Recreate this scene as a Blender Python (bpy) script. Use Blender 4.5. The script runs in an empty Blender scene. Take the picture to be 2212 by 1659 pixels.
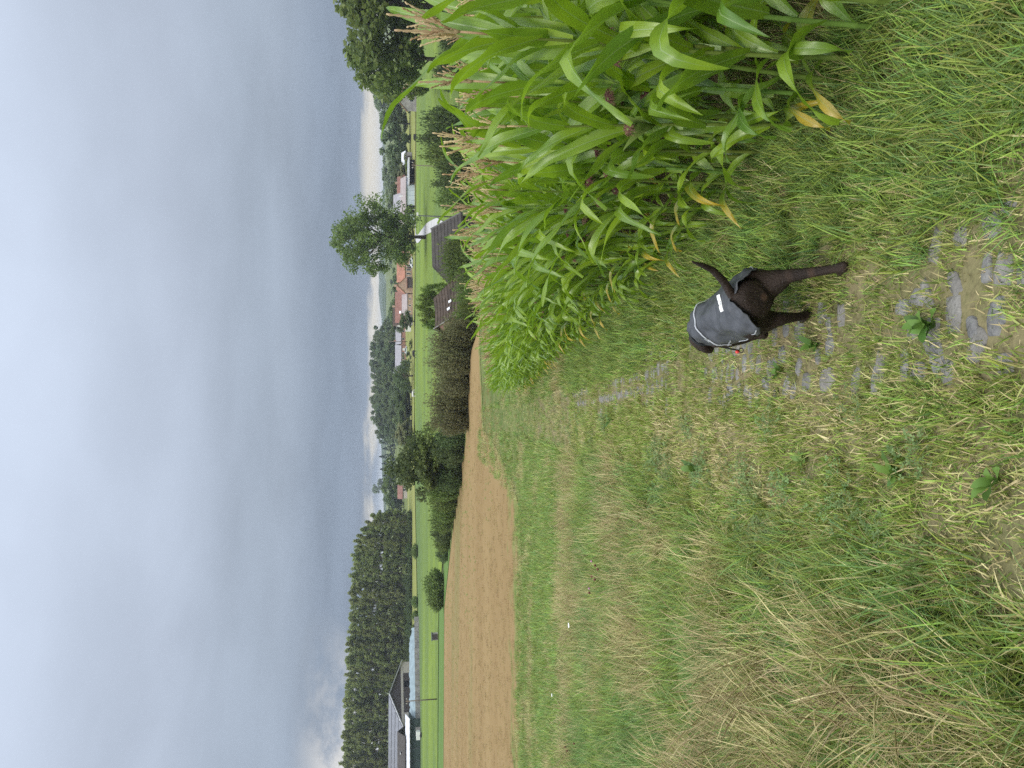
import bpy, math, random
import numpy as np
from mathutils import Vector, Matrix, Euler

random.seed(7)
R = np.random.default_rng(11)
rad = math.radians
scene = bpy.context.scene
C = scene.collection

# ------------------------------------------------------------------ camera
F = 1597.0            # focal length in units of a 2212 px wide picture
CZ = 1.6              # eye height above the track
PITCH = rad(9.8)
CP, SP = math.cos(PITCH), math.sin(PITCH)
cam_d = bpy.data.cameras.new('camera')
cam_d.sensor_fit = 'HORIZONTAL'
cam_d.sensor_width = 36.0
cam_d.lens = 36.0 * F / 2212.0
cam_d.clip_start = 0.05
cam_d.clip_end = 20000
cam = bpy.data.objects.new('camera', cam_d)
C.objects.link(cam)
# the picture was taken with the phone on its side: picture-left is up
up = Vector((0, SP, CP)); fwd = Vector((0, CP, -SP)); rgt = Vector((1, 0, 0))
M = Matrix.Identity(4)
for i in range(3):
    M[i][0] = -up[i]; M[i][1] = rgt[i]; M[i][2] = -fwd[i]
M[2][3] = CZ
cam.matrix_world = M
scene.camera = cam

# ------------------------------------------------------------------ sky and sun
SUN_EL, SUN_AZ = rad(48), rad(215)      # azimuth clockwise from +Y (north)
world = bpy.data.worlds.new('World'); scene.world = world
world.use_nodes = True
nt = world.node_tree; nt.nodes.clear(); L = nt.links.new
def N(t, tree=None, **kw):
    n = (tree or nt).nodes.new(t)
    for k, v in kw.items():
        setattr(n, k, v)
    return n
def mathn(op, a, b=None, c=None, tree=None, clamp=False):
    n = N('ShaderNodeMath', tree, operation=op, use_clamp=clamp)
    lk = (tree or nt).links.new
    for i, s in enumerate((a, b, c)):
        if s is None: continue
        if isinstance(s, (int, float)): n.inputs[i].default_value = s
        else: lk(s, n.inputs[i])
    return n.outputs[0]
def mixc(fac, a, b, tree=None, blend='MIX'):
    n = N('ShaderNodeMix', tree, data_type='RGBA', blend_type=blend)
    lk = (tree or nt).links.new
    for i, s in ((0, fac), (6, a), (7, b)):
        if isinstance(s, (int, float)): n.inputs[i].default_value = s
        elif isinstance(s, (tuple, list)): n.inputs[i].default_value = (*s[:3], 1)
        else: lk(s, n.inputs[i])
    return n.outputs[2]
def maprange(v, a, b, c=0.0, d=1.0, tree=None, smooth=True):
    n = N('ShaderNodeMapRange', tree, interpolation_type='SMOOTHSTEP' if smooth else 'LINEAR')
    (tree or nt).links.new(v, n.inputs[0])
    for i, s in enumerate((a, b, c, d)): n.inputs[i + 1].default_value = s
    return n.outputs[0]
tc = N('ShaderNodeTexCoord')
sep = N('ShaderNodeSeparateXYZ'); L(tc.outputs['Generated'], sep.inputs[0])
X_, Y_, Z_ = sep.outputs
zc = mathn('MAXIMUM', Z_, 0.0)
sky = N('ShaderNodeTexSky', sky_type='NISHITA', sun_disc=False)
sky.sun_elevation = SUN_EL; sky.sun_rotation = SUN_AZ
sky.air_density = 1.2; sky.dust_density = 2.0
clear = mixc(1.0, sky.outputs[0], (0.10, 0.10, 0.10), blend='MULTIPLY')
# cloud deck: direction projected on a flat layer
den = mathn('ADD', zc, 0.16)
comb = N('ShaderNodeCombineXYZ')
L(mathn('DIVIDE', X_, den), comb.inputs[0]); L(mathn('DIVIDE', Y_, den), comb.inputs[1])
n1 = N('ShaderNodeTexNoise', noise_dimensions='3D'); n1.inputs['Scale'].default_value = 0.85
n1.inputs['Detail'].default_value = 5; n1.inputs['Roughness'].default_value = 0.5; n1.inputs['Distortion'].default_value = 0.35
L(comb.outputs[0], n1.inputs['Vector'])
n2 = N('ShaderNodeTexNoise', noise_dimensions='3D'); n2.inputs['Scale'].default_value = 2.6
n2.inputs['Detail'].default_value = 6; n2.inputs['Roughness'].default_value = 0.55
L(comb.outputs[0], n2.inputs['Vector'])
ramp = N('ShaderNodeValToRGB')
cr = ramp.color_ramp; cr.interpolation = 'EASE'
stops = [(0.0, (.175, .212, .27)), (0.06, (.18, .22, .28)), (0.14, (.255, .30, .365)), (0.28, (.345, .395, .48)),
         (0.42, (.425, .485, .59)), (0.7, (1.05, 1.15, 1.30)), (1.0, (1.75, 1.85, 1.98))]
while len(cr.elements) < len(stops): cr.elements.new(0.5)
for e, (p, c) in zip(cr.elements, stops): e.position = p; e.color = (*c, 1)
L(zc, ramp.inputs[0])
v1 = maprange(n1.outputs[0], 0.25, 0.75, 0.91, 1.12)
v2 = maprange(n2.outputs[0], 0.25, 0.75, 0.975, 1.025)
vv = mathn('MULTIPLY', v1, v2)
cv = N('ShaderNodeCombineXYZ')
for i in range(3): L(vv, cv.inputs[i])
deck = mixc(1.0, ramp.outputs[0], cv.outputs[0], blend='MULTIPLY')
# bright gap under the deck along the horizon, its upper rim uneven
n3 = N('ShaderNodeTexNoise', noise_dimensions='3D'); n3.inputs['Scale'].default_value = 4.2
n3.inputs['Detail'].default_value = 5; n3.inputs['Roughness'].default_value = 0.55
mp = N('ShaderNodeMapping'); mp.inputs['Scale'].default_value = (1, 1, 5.0); mp.inputs['Location'].default_value = (3.1, 0.4, 0)
L(tc.outputs['Generated'], mp.inputs[0]); L(mp.outputs[0], n3.inputs['Vector'])
rim = maprange(n3.outputs[0], 0.40, 0.68, 0.002, 0.026)
gap = mathn('SUBTRACT', rim, Z_)
gapf = maprange(gap, -0.010, 0.008)
gapc = mixc(0.82, clear, (.585, .55, .48))
# broken bright cloud low in the north-west
n4 = N('ShaderNodeTexNoise', noise_dimensions='3D'); n4.inputs['Scale'].default_value = 9.0; n4.inputs['Detail'].default_value = 6; n4.inputs['Roughness'].default_value = 0.6
mp4 = N('ShaderNodeMapping'); mp4.inputs['Scale'].default_value = (1, 1, 1.6); L(tc.outputs['Generated'], mp4.inputs[0]); L(mp4.outputs[0], n4.inputs['Vector'])
brk = mathn('MULTIPLY', mathn('MULTIPLY', maprange(X_, -.27, -.45), maprange(Z_, .115, .05)), maprange(n4.outputs[0], .36, .58))
deck = mixc(mathn('MULTIPLY', brk, .8), deck, (.60, .58, .55))
tot = mixc(gapf, deck, gapc)
bg = N('ShaderNodeBackground'); bg.inputs[1].default_value = 1.0
L(tot, bg.inputs[0])
wo = N('ShaderNodeOutputWorld'); L(bg.outputs[0], wo.inputs[0])
world.cycles.sampling_method = 'MANUAL'; world.cycles.sample_map_resolution = 512

sun_d = bpy.data.lights.new('sun', 'SUN'); sun_d.energy = 1.5; sun_d.angle = rad(12); sun_d.color = (1, .95, .86)
sun = bpy.data.objects.new('sun', sun_d); C.objects.link(sun)
sd = Vector((math.sin(SUN_AZ) * math.cos(SUN_EL), math.cos(SUN_AZ) * math.cos(SUN_EL), math.sin(SUN_EL)))
sun.rotation_euler = sd.to_track_quat('Z', 'Y').to_euler()

vs = scene.view_settings
vs.view_transform = 'Standard'; vs.look = 'None'; vs.gamma = 1; vs.use_curve_mapping = False
vs.exposure = 0.55
scene.render.engine = 'CYCLES'
cy = scene.cycles
cy.max_bounces = 6; cy.diffuse_bounces = 3; cy.glossy_bounces = 2; cy.transmission_bounces = 4
cy.transparent_max_bounces = 4; cy.volume_bounces = 0
cy.use_denoising = False
cy.caustics_reflective = False; cy.caustics_refractive = False

# ------------------------------------------------------------------ land form
_ys = np.array([-60, 0, 25, 30, 37, 45, 60, 90, 130, 200, 300, 500, 700, 1000, 1500, 2500, 6000], float)
_dr = np.array([-9, 0, 3.75, 4.4, 5.0, 5.5, 6.05, 7.0, 7.7, 8.7, 9.2, 9.4, 8.0, 5.0, 1.5, -1.5, -3], float)
_yf = np.arange(-60, 700.5, 0.5); _df = np.interp(_yf, _ys, _dr)
_k = np.exp(-0.5 * (np.arange(-24, 25) * 0.5 / 3.0) ** 2); _k /= _k.sum()
_ds = np.convolve(np.pad(_df, 24, mode='reflect', reflect_type='odd'), _k, mode='valid')
def sst(a, b, x):
    t = np.clip((np.asarray(x, float) - a) / (b - a), 0, 1); return t * t * (3 - 2 * t)
def H(x, y):
    x = np.asarray(x, float); y = np.asarray(y, float)
    d = np.where(y < 690, np.interp(y, _yf, _ds), np.interp(y, _ys, _dr))
    d = d + 2.8 * sst(2, 8, x) * sst(58, 78, y) * (1 - sst(110, 175, y))
    d = d + 0.03 * np.sin(x * .8 + 1.1) * np.sin(y * .7) * (1 - sst(60, 90, y)) * sst(1.2, 3.0, np.abs(x))
    return -d
def Hf(x, y): return float(H(x, y))
def ray(x, y):
    r = (829.5 - y) / F; u = (1106 - x) / F
    return r, CP + SP * u, -SP + CP * u
def P(x, y, Y):
    """a point at distance Y seen in the direction of picture point (x, y) on a 2212 x 1659 grid"""
    r, dy, dz = ray(x, y); t = Y / dy
    return Vector((r * t, Y, CZ + dz * t))
def G(x, y):
    r, dy, dz = ray(x, y); t = 1.0
    while t < 3000:
        if CZ + dz * t < Hf(r * t, dy * t): break
        t *= 1.01
    return Vector((r * t, dy * t, Hf(r * t, dy * t)))
def vnoise(x, y, seed=0):
    x = np.asarray(x, float); y = np.asarray(y, float)
    xi = np.floor(x); yi = np.floor(y); fx = x - xi; fy = y - yi
    fx = fx * fx * (3 - 2 * fx); fy = fy * fy * (3 - 2 * fy)
    def h(a, b):
        s = np.sin(a * 127.1 + b * 311.7 + seed * 74.7) * 43758.5453
        return s - np.floor(s)
    return (h(xi, yi) * (1 - fx) + h(xi + 1, yi) * fx) * (1 - fy) + (h(xi, yi + 1) * (1 - fx) + h(xi + 1, yi + 1) * fx) * fy
def fbm(x, y, seed=0):
    return .5 * vnoise(x, y, seed) + .3 * vnoise(x * 2.1, y * 2.1, seed + 1) + .2 * vnoise(x * 4.3, y * 4.3, seed + 2)

# ------------------------------------------------------------------ mesh helpers
class Geo:
    """verts, faces, a float per vertex 'v' (tint), 'u' and 'w' (blade coordinates), a material per face"""
    def __init__(s): s.V = []; s.Fc = []; s.A = []; s.Mi = []; s.n = 0
    def add(s, verts, faces, v=0.5, u=0.0, w=0.0, m=0):
        verts = np.asarray(verts, float).reshape(-1, 3); k = len(verts)
        a = np.zeros((k, 3)); a[:, 0] = v; a[:, 1] = u; a[:, 2] = w
        s.V.append(verts); s.A.append(a)
        o = s.n
        s.Fc.extend([tuple(i + o for i in f) for f in faces]); s.Mi.extend([m] * len(faces)); s.n += k
        return s
    def merge(s, g, mat=None, m=None):
        v = np.concatenate(g.V); a = np.concatenate(g.A)
        if mat is not None:
            mm = np.array(mat); v = v @ mm[:3, :3].T + mm[:3, 3]
        o = s.n; s.V.append(v); s.A.append(a)
        s.Fc.extend([tuple(i + o for i in f) for f in g.Fc]); s.Mi.extend(g.Mi if m is None else [m] * len(g.Mi)); s.n += len(v)
        return s
    def mesh(s, name, mats, smooth=True):
        me = bpy.data.meshes.new(name)
        me.from_pydata(np.concatenate(s.V).tolist(), [], s.Fc)
        a = np.concatenate(s.A)
        for i, nm in enumerate(('v', 'u', 'w')):
            at = me.attributes.new(nm, 'FLOAT', 'POINT'); at.data.foreach_set('value', a[:, i].astype(np.float32))
        for m in (mats if isinstance(mats, (list, tuple)) else [mats]): me.materials.append(m)
        me.polygons.foreach_set('material_index', np.array(s.Mi, np.int32))
        if smooth: me.polygons.foreach_set('use_smooth', np.ones(len(s.Fc), bool))
        me.update(); return me
def link(name, data, parent=None, loc=None, rot=None, scale=None, kind=None, label=None, cat=None, group=None):
    o = bpy.data.objects.new(name, data); C.objects.link(o)
    if parent is not None: o.parent = parent
    if loc is not None: o.location = loc
    if rot is not None: o.rotation_euler = rot
    if scale is not None: o.scale = scale if not isinstance(scale, (int, float)) else (scale,) * 3
    if kind: o['kind'] = kind
    if label: o['label'] = label
    if cat: o['category'] = cat
    if group: o['group'] = group
    return o
def bx(cx, cy, cz, sx, sy, sz):
    v = [(cx + a * sx / 2, cy + b * sy / 2, cz + c * sz / 2) for a in (-1, 1) for b in (-1, 1) for c in (-1, 1)]
    f = [(0, 1, 3, 2), (4, 6, 7, 5), (0, 4, 5, 1), (2, 3, 7, 6), (0, 2, 6, 4), (1, 5, 7, 3)]
    return v, f
def boxg(*a):
    g = Geo(); g.add(*bx(*a)); return g
def tube(pts, radii, n=6, cap=True, rz=None):
    pts = [Vector(p) for p in pts]; vs_, fs = [], []
    prev = None
    for i, p in enumerate(pts):
        t = (pts[min(i + 1, len(pts) - 1)] - pts[max(i - 1, 0)]).normalized()
        ref = Vector((0, 0, 1)) if abs(t.z) < .9 else Vector((1, 0, 0))
        if prev is None: a = t.cross(ref).normalized()
        else: a = (prev - t * prev.dot(t)).normalized()
        prev = a; b = t.cross(a)
        ra = radii[i]; rb = rz[i] if rz else ra
        for k in range(n):
            w = 2 * math.pi * k / n
            vs_.append(tuple(p + a * (ra * math.cos(w)) + b * (rb * math.sin(w))))
    for i in range(len(pts) - 1):
        for k in range(n):
            fs.append((i * n + k, i * n + (k + 1) % n, (i + 1) * n + (k + 1) % n, (i + 1) * n + k))
    if cap:
        fs.append(tuple(range(n - 1, -1, -1))); fs.append(tuple(range((len(pts) - 1) * n, len(pts) * n)))
    return vs_, fs
def sheet(name, A, B, nu, nv, off, mat, kind='structure', label=None, cat=None, parent=None):
    """ground-following sheet between polyline A (near) and B (far)"""
    def res(Pn, n):
        Pn = np.array(Pn, float); s = np.r_[0, np.cumsum(np.hypot(*np.diff(Pn, axis=0).T))]; q = np.linspace(0, s[-1], n)
        return np.c_[np.interp(q, s, Pn[:, 0]), np.interp(q, s, Pn[:, 1])]
    a, b = res(A, nu), res(B, nu); t = np.linspace(0, 1, nv)[:, None, None]
    g = a[None] * (1 - t) + b[None] * t
    z = H(g[..., 0], g[..., 1]) + off
    v = np.concatenate([g, z[..., None]], -1).reshape(-1, 3)
    f = [(j * nu + i, j * nu + i + 1, (j + 1) * nu + i + 1, (j + 1) * nu + i) for j in range(nv - 1) for i in range(nu - 1)]
    ge = Geo(); ge.add(v, f, np.repeat(np.linspace(0, 1, nv), nu))
    return link(name, ge.mesh(name, mat), parent, kind=kind, label=label, cat=cat)

# ------------------------------------------------------------------ materials
def newmat(name):
    m = bpy.data.materials.new(name); m.use_nodes = True; m.node_tree.nodes.clear(); return m, m.node_tree
def out(t, sh, disp=None):
    o = N('ShaderNodeOutputMaterial', t); t.links.new(sh, o.inputs[0])
def attr(t, nm):
    a = N('ShaderNodeAttribute', t); a.attribute_name = nm; return a.outputs['Fac']
def noise(t, scale, detail=4, vec=None, rough=.55):
    n = N('ShaderNodeTexNoise', t); n.inputs['Scale'].default_value = scale; n.inputs['Detail'].default_value = detail
    n.inputs['Roughness'].default_value = rough
    if vec is not None: t.links.new(vec, n.inputs['Vector'])
    return n.outputs[0]
def objco(t): return N('ShaderNodeTexCoord', t).outputs['Object']
def geopos(t): return N('ShaderNodeNewGeometry', t).outputs['Position']
def principled(t, col, rough=.7, spec=.3, metal=0.0, bump=None, bstr=.3, bdist=.01):
    p = N('ShaderNodeBsdfPrincipled', t)
    if isinstance(col, (tuple, list)): p.inputs['Base Color'].default_value = (*col[:3], 1)
    else: t.links.new(col, p.inputs['Base Color'])
    if isinstance(rough, (int, float)): p.inputs['Roughness'].default_value = rough
    else: t.links.new(rough, p.inputs['Roughness'])
    p.inputs['Specular IOR Level'].default_value = spec; p.inputs['Metallic'].default_value = metal
    if bump is not None:
        b = N('ShaderNodeBump', t); b.inputs['Strength'].default_value = bstr; b.inputs['Distance'].default_value = bdist
        t.links.new(bump, b.inputs['Height']); t.links.new(b.outputs[0], p.inputs['Normal'])
    return p.outputs[0]
def plain(name, col, rough=.7, spec=.3, var=.25, nscale=3.0, metal=0.0, bstr=.2):
    m, t = newmat(name)
    n = noise(t, nscale, 5, objco(t)); n_ = noise(t, nscale * 9, 3, objco(t))
    c = mixc(maprange(n, .3, .7, tree=t), tuple(x * (1 - var) for x in col), tuple(min(1, x * (1 + var)) for x in col), t)
    c = mixc(maprange(n_, .35, .75, 0, .35, tree=t), c, tuple(x * .7 for x in col), t)
    out(t, principled(t, c, rough, spec, metal, n_, bstr)); return m
def foliage(name, c0, c1, trans=.3, tcol=None, rough=.55, spec=.25, objvar=.25, tips=None):
    """leaf colour varies by leaf ('v'), by plant (object random); light passes through"""
    m, t = newmat(name)
    oi = N('ShaderNodeObjectInfo', t)
    c = mixc(attr(t, 'v'), c0, c1, t)
    if tips is not None:
        c = mixc(maprange(attr(t, 'w'), .45, 1.0, 0, .85, tree=t), c, tips, t)
    h = N('ShaderNodeHueSaturation', t)
    t.links.new(c, h.inputs['Color'])
    t.links.new(maprange(oi.outputs['Random'], 0, 1, .5 - .03 * objvar * 4, .5 + .02 * objvar * 4, tree=t, smooth=False), h.inputs['Hue'])
    t.links.new(maprange(oi.outputs['Random'], 0, 1, 1 - objvar, 1 + objvar, tree=t, smooth=False), h.inputs['Value'])
    p = principled(t, h.outputs[0], rough, spec)
    tr = N('ShaderNodeBsdfTranslucent', t)
    t.links.new(mixc(.5, h.outputs[0], tcol or tuple(min(1, a * 1.6) for a in c1), t), tr.inputs[0])
    mx = N('ShaderNodeMixShader', t); mx.inputs[0].default_value = trans
    t.links.new(p, mx.inputs[1]); t.links.new(tr.outputs[0], mx.inputs[2])
    out(t, mx.outputs[0]); return m

def mat_ground():
    m, t = newmat('meadow_soil'); p = geopos(t)
    a = noise(t, .35, 5, p); b = noise(t, 2.2, 5, p); c = noise(t, 22, 4, p)
    col = mixc(maprange(a, .35, .65, tree=t), (.085, .125, .03), (.14, .165, .05), t)
    col = mixc(maprange(b, .45, .7, 0, .7, tree=t), col, (.17, .165, .065), t)
    col = mixc(maprange(c, .4, .75, 0, .6, tree=t), col, (.035, .04, .014), t)
    out(t, principled(t, col, .9, .1, 0, c, .6, .03)); return m
def mat_field(name, ca, cb, cc, sx=.12, sy=.5, edge=None, cs=5.0, ck=.22):
    m, t = newmat(name); p = geopos(t)
    mp_ = N('ShaderNodeMapping', t); mp_.inputs['Scale'].default_value = (sx, sy, 1); t.links.new(p, mp_.inputs[0])
    a = noise(t, 1.0, 5, mp_.outputs[0]); b = noise(t, .35, 3, mp_.outputs[0]); c = noise(t, cs, 5, p)
    col = mixc(maprange(a, .35, .68, tree=t), ca, cb, t)
    col = mixc(maprange(b, .52, .66, 0, .75, tree=t), col, cc, t)
    col = mixc(maprange(c, .35, .75, 0, ck, tree=t), col, tuple(x * .62 for x in ca), t)
    if edge:   # grass creeping in along the near edge
        e = noise(t, .45, 6, p, .65); e2 = noise(t, 2.5, 5, p)
        q = mathn('ADD', attr(t, 'v'), mathn('MULTIPLY', mathn('SUBTRACT', e, .5, tree=t), .45, tree=t), tree=t)
        col = mixc(maprange(q, .0, .10, 1, 0, tree=t), col, mixc(maprange(e2, .35, .65, tree=t), (.10, .14, .035), (.19, .19, .07), t), t)
    out(t, principled(t, col, .95, .05, 0, c, .5, .05)); return m
M_ground = mat_ground()
M_stub = mat_field('stubble', (.25, .175, .082), (.22, .149, .068), (.17, .16, .062), .05, .16, True)
M_past = mat_field('pasture_grass', (.115, .165, .045), (.165, .225, .038), (.085, .13, .05), .025, .06, None, .7, .5)
M_past2 = mat_field('pasture_green', (.075, .15, .04), (.10, .215, .045), (.07, .16, .04), .03, .09)
M_hay = mat_field('dry_pasture', (.18, .20, .055), (.22, .22, .07), (.13, .17, .045), .02, .08)
M_strip = mat_field('grass_strip', (.10, .165, .045), (.12, .18, .05), (.09, .15, .04), .1, .3)
M_road = plain('concrete_lane', (.40, .39, .375), .85, .2, .12, .3)
def mat_path():
    m, t = newmat('track_earth'); p = geopos(t)
    a = noise(t, 1.3, 5, p); c = noise(t, 30, 4, p); d = noise(t, 7, 4, p)
    col = mixc(maprange(a, .35, .65, tree=t), (.20, .165, .09), (.13, .13, .055), t)
    col = mixc(maprange(d, .5, .7, 0, .7, tree=t), col, (.075, .09, .03), t)
    col = mixc(maprange(c, .45, .75, 0, .6, tree=t), col, (.07, .055, .03), t)
    out(t, principled(t, col, .95, .1, 0, c, .7, .02)); return m
M_path = mat_path()
def mat_stone():
    m, t = newmat('grey_stone'); p = geopos(t); oi = N('ShaderNodeObjectInfo', t)
    a = noise(t, 9, 6, p); c = noise(t, 60, 5, p)
    col = mixc(maprange(a, .3, .7, tree=t), (.115, .112, .110), (.23, .225, .215), t)
    col = mixc(maprange(c, .5, .75, 0, .6, tree=t), col, (.08, .08, .075), t)
    col = mixc(maprange(oi.outputs['Random'], 0, 1, 0, .35, tree=t), col, (.22, .19, .14), t)
    out(t, principled(t, col, .8, .2, 0, mathn('ADD', c, mathn('MULTIPLY', a, 2.0, tree=t), tree=t), .9, .012)); return m
M_stone = mat_stone()
M_soil = plain('corn_soil', (.12, .085, .05), .95, .1, .35, 4, 0, .8)

# ------------------------------------------------------------------ ground
def axis(segs):
    a = []
    for lo, hi, st in segs: a.extend(np.arange(lo, hi, st))
    a.append(segs[-1][1]); return np.array(a)
gx = axis([(-6000, -1000, 500), (-1000, -300, 50), (-300, -60, 8), (-60, 60, 1), (60, 300, 8), (300, 1000, 50), (1000, 6000, 500)])
gy = axis([(-25, 90, 1), (90, 300, 3), (300, 800, 15), (800, 2500, 60), (2500, 6000, 350)])
XX, YY = np.meshgrid(gx, gy)
ge = Geo(); nx = len(gx)
ge.add(np.c_[XX.ravel(), YY.ravel(), H(XX, YY).ravel()],
       [(j * nx + i, j * nx + i + 1, (j + 1) * nx + i + 1, (j + 1) * nx + i) for j in range(len(gy) - 1) for i in range(nx - 1)])
link('ground', ge.mesh('ground', M_ground), kind='structure', label='grassy slope running down into the green valley', cat='ground')

_ex = np.arange(-2, 72, .25); _ee = np.convolve(np.pad(np.interp(_ex, [-2, 2.5, 4, 6, 9, 14.5, 25, 32, 72], [1.85, 1.38, 1.18, 1.04, .98, .76, .26, -.22, -3.2]), 6, mode='edge'), np.ones(13) / 13, mode='valid')
def xedge(y): return np.interp(y, _ex, _ee)            # foot of the first corn row
def xpath(y): return .27 - .05 * (np.asarray(y) - 1.9)             # middle of the stone strip
sheet('stubble_field', [(-70, 34.5), (-18, 32.5), (-6, 34), (-4.3, 46), (-3.4, 56), (8, 62)],
      [(-78, 118), (-60, 114), (-34, 112), (-13, 88), (-6, 74), (9, 68)], 90, 80, .03, M_stub, label='tan stubble field with green streaks below the slope', cat='field')
sheet('field_margin', [(-80, 118), (-60, 114.2), (-34, 112.2), (-22, 99)], [(-90, 130), (-66, 129), (-38, 126), (-24, 108)], 50, 8, .05, M_strip,
      label='dull green grass strip behind the stubble', cat='field')
sheet('valley_pasture', [(-110, 131), (-66, 129.5), (-38, 126.5), (-13, 100), (0, 92), (30, 118), (90, 116)],
      [(-150, 212), (-66, 236), (-30, 258), (0, 262), (30, 250), (70, 246), (160, 240)], 120, 60, .12, M_past,
      label='bright green pasture on the valley floor', cat='field')
sheet('hay_meadow', [(-150, 216), (-66, 240), (-30, 262), (0, 266), (60, 254), (160, 244)],
      [(-190, 320), (-66, 330), (-20, 400), (30, 400), (90, 390), (230, 340)], 60, 40, .18, M_hay,
      label='pale dry meadow behind the bright pasture', cat='field')
sheet('corn_ground', [(float(xedge(y)) - .25, y) for y in (0, 4, 8, 12, 16, 20, 24, 28, 30)],
      [(8, 0), (12, 6), (18, 14), (24, 24), (30, 34), (34, 44), (37, 54), (36, 62), (34, 66)], 70, 50, .012, M_soil,
      label='bare brown soil between the corn rows', cat='soil')
pth = sheet('path', [(float(xpath(y)) + .45, y) for y in (0, 3, 6, 10, 16, 22, 26)], [(float(xpath(y)) - 1.0, y) for y in (0, 3, 6, 10, 16, 22, 26)],
            110, 8, .024, M_path, label='worn earth track with half buried stones', cat='path')

# stones of the old paving, half sunk in the track
stone_meshes = []
for k in range(8):
    g = Geo(); n = 10
    an = np.linspace(0, 2 * math.pi, n, endpoint=False) + R.normal(0, .10, n)
    rr = .5 / np.maximum(np.abs(np.cos(an)), np.abs(np.sin(an))) ** .75 * (1 + .07 * R.standard_normal(n))
    tilt = R.normal(0, .05, 2)
    ring = lambda s, z: [(math.cos(an[i]) * rr[i] * s, math.sin(an[i]) * rr[i] * s, z + (z > 0) * (tilt[0] * math.cos(an[i]) + tilt[1] * math.sin(an[i]) + .02 * R.standard_normal())) for i in range(n)]
    v = ring(1.03, -.6) + ring(1.0, .10) + ring(.90, .22) + ring(.5, .25) + [(0, 0, .25)]
    f = [(q * n + i, q * n + (i + 1) % n, (q + 1) * n + (i + 1) % n, (q + 1) * n + i) for q in range(3) for i in range(n)]
    f += [(3 * n + i, 3 * n + (i + 1) % n, 4 * n) for i in range(n)]
    g.add(v, f); stone_meshes.append(g.mesh('stone', M_stone))
y = 1.45; cnt = 0
while y < 16:
    for k in (-1, 0, 1, 2):
        sx = (k - .35) * .128 * (1 + .05 * y) + R.normal() * .02
        keep = fbm(sx * 3 + 5, y * 1.1, 4)
        if keep < .37 + .04 * abs(k): continue
        xx = float(xpath(y)) + sx; yy = y + R.normal() * .03
        link('stone', stone_meshes[R.integers(8)], pth, (xx, yy, Hf(xx, yy) + .016), (-.14 + R.normal() * .06, R.normal() * .06, R.normal() * .25),
             (.108 * (1 + .22 * R.normal()), .078 * (1 + .2 * R.normal()), .058)); cnt += 1
    y += .125 + .015 * R.normal()

# ------------------------------------------------------------------ scatter with geometry nodes (for uncountable growth)
def scatter(name, pts, rot, scl, idx, protos, label, cat):
    pc = bpy.data.collections.new(name + '_kinds')
    for i, me in enumerate(protos):
        o = bpy.data.objects.new('%s_kind_%02d' % (name, i), me); pc.objects.link(o)
    me = bpy.data.meshes.new(name); me.from_pydata(np.asarray(pts).tolist(), [], [])
    for nm, ty, d in (('rot', 'FLOAT_VECTOR', rot), ('scl', 'FLOAT', scl), ('idx', 'INT', idx)):
        a = me.attributes.new(nm, ty, 'POINT')
        if ty == 'FLOAT_VECTOR': a.data.foreach_set('vector', np.asarray(d, np.float32).ravel())
        else: a.data.foreach_set('value', np.asarray(d, np.int32 if ty == 'INT' else np.float32))
    ng = bpy.data.node_groups.new(name, 'GeometryNodeTree')
    ng.interface.new_socket('Geometry', in_out='INPUT', socket_type='NodeSocketGeometry')
    ng.interface.new_socket('Geometry', in_out='OUTPUT', socket_type='NodeSocketGeometry')
    gi = ng.nodes.new('NodeGroupInput'); go = ng.nodes.new('NodeGroupOutput')
    ci = ng.nodes.new('GeometryNodeCollectionInfo'); ci.inputs[0].default_value = pc
    ci.inputs['Separate Children'].default_value = True; ci.inputs['Reset Children'].default_value = True
    ip = ng.nodes.new('GeometryNodeInstanceOnPoints'); ip.inputs['Pick Instance'].default_value = True
    def na(nm, ty):
        n = ng.nodes.new('GeometryNodeInputNamedAttribute'); n.data_type = ty; n.inputs[0].default_value = nm; return n.outputs[0]
    e2r = ng.nodes.new('FunctionNodeEulerToRotation')
    l = ng.links.new
    l(na('rot', 'FLOAT_VECTOR'), e2r.inputs[0]); l(e2r.outputs[0], ip.inputs['Rotation'])
    l(na('scl', 'FLOAT'), ip.inputs['Scale']); l(na('idx', 'INT'), ip.inputs['Instance Index'])
    l(gi.outputs[0], ip.inputs['Points']); l(ci.outputs[0], ip.inputs['Instance']); l(ip.outputs[0], go.inputs[0])
    o = link(name, me, kind='stuff', label=label, cat=cat)
    md = o.modifiers.new('scatter', 'NODES'); md.node_group = ng
    return o


# ------------------------------------------------------------------ buildings of the valley
def mat_brick(name, a, b):
    return plain(name, tuple((x + y) / 2 for x, y in zip(a, b)), .85, .15, .22, 1.2)
M_brick = mat_brick('tan_brick', (.36, .25, .18), (.44, .32, .24))
M_redbrick = mat_brick('red_brick', (.30, .15, .11), (.36, .20, .15))
M_tile_o = plain('orange_roof_tile', (.32, .155, .105), .85, .2, .2, .8)
M_tile_r = plain('dull_red_roof_tile', (.21, .108, .085), .85, .2, .2, .8)
M_tile_b = plain('brown_roof_tile', (.062, .044, .032), .8, .25, .4, 1.2)
M_tile_d = plain('dark_grey_roof', (.055, .048, .042), .8, .25, .25, 1.0)
M_tile_g = plain('light_grey_roof', (.26, .25, .27), .6, .3, .12, 1.0)
M_pinkroof = plain('pinkish_sheet_roof', (.29, .245, .235), .7, .2, .12, .6)
M_white = plain('white_wall', (.72, .72, .70), .7, .2, .08, .8)
M_panelw = plain('pale_blue_panel', (.50, .57, .62), .5, .3, .08, .5)
M_sheet = plain('light_grey_sheet', (.40, .42, .44), .5, .35, .1, .8)
M_corr = plain('white_corrugated_roof', (.56, .57, .60), .5, .3, .1, .6)
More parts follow.
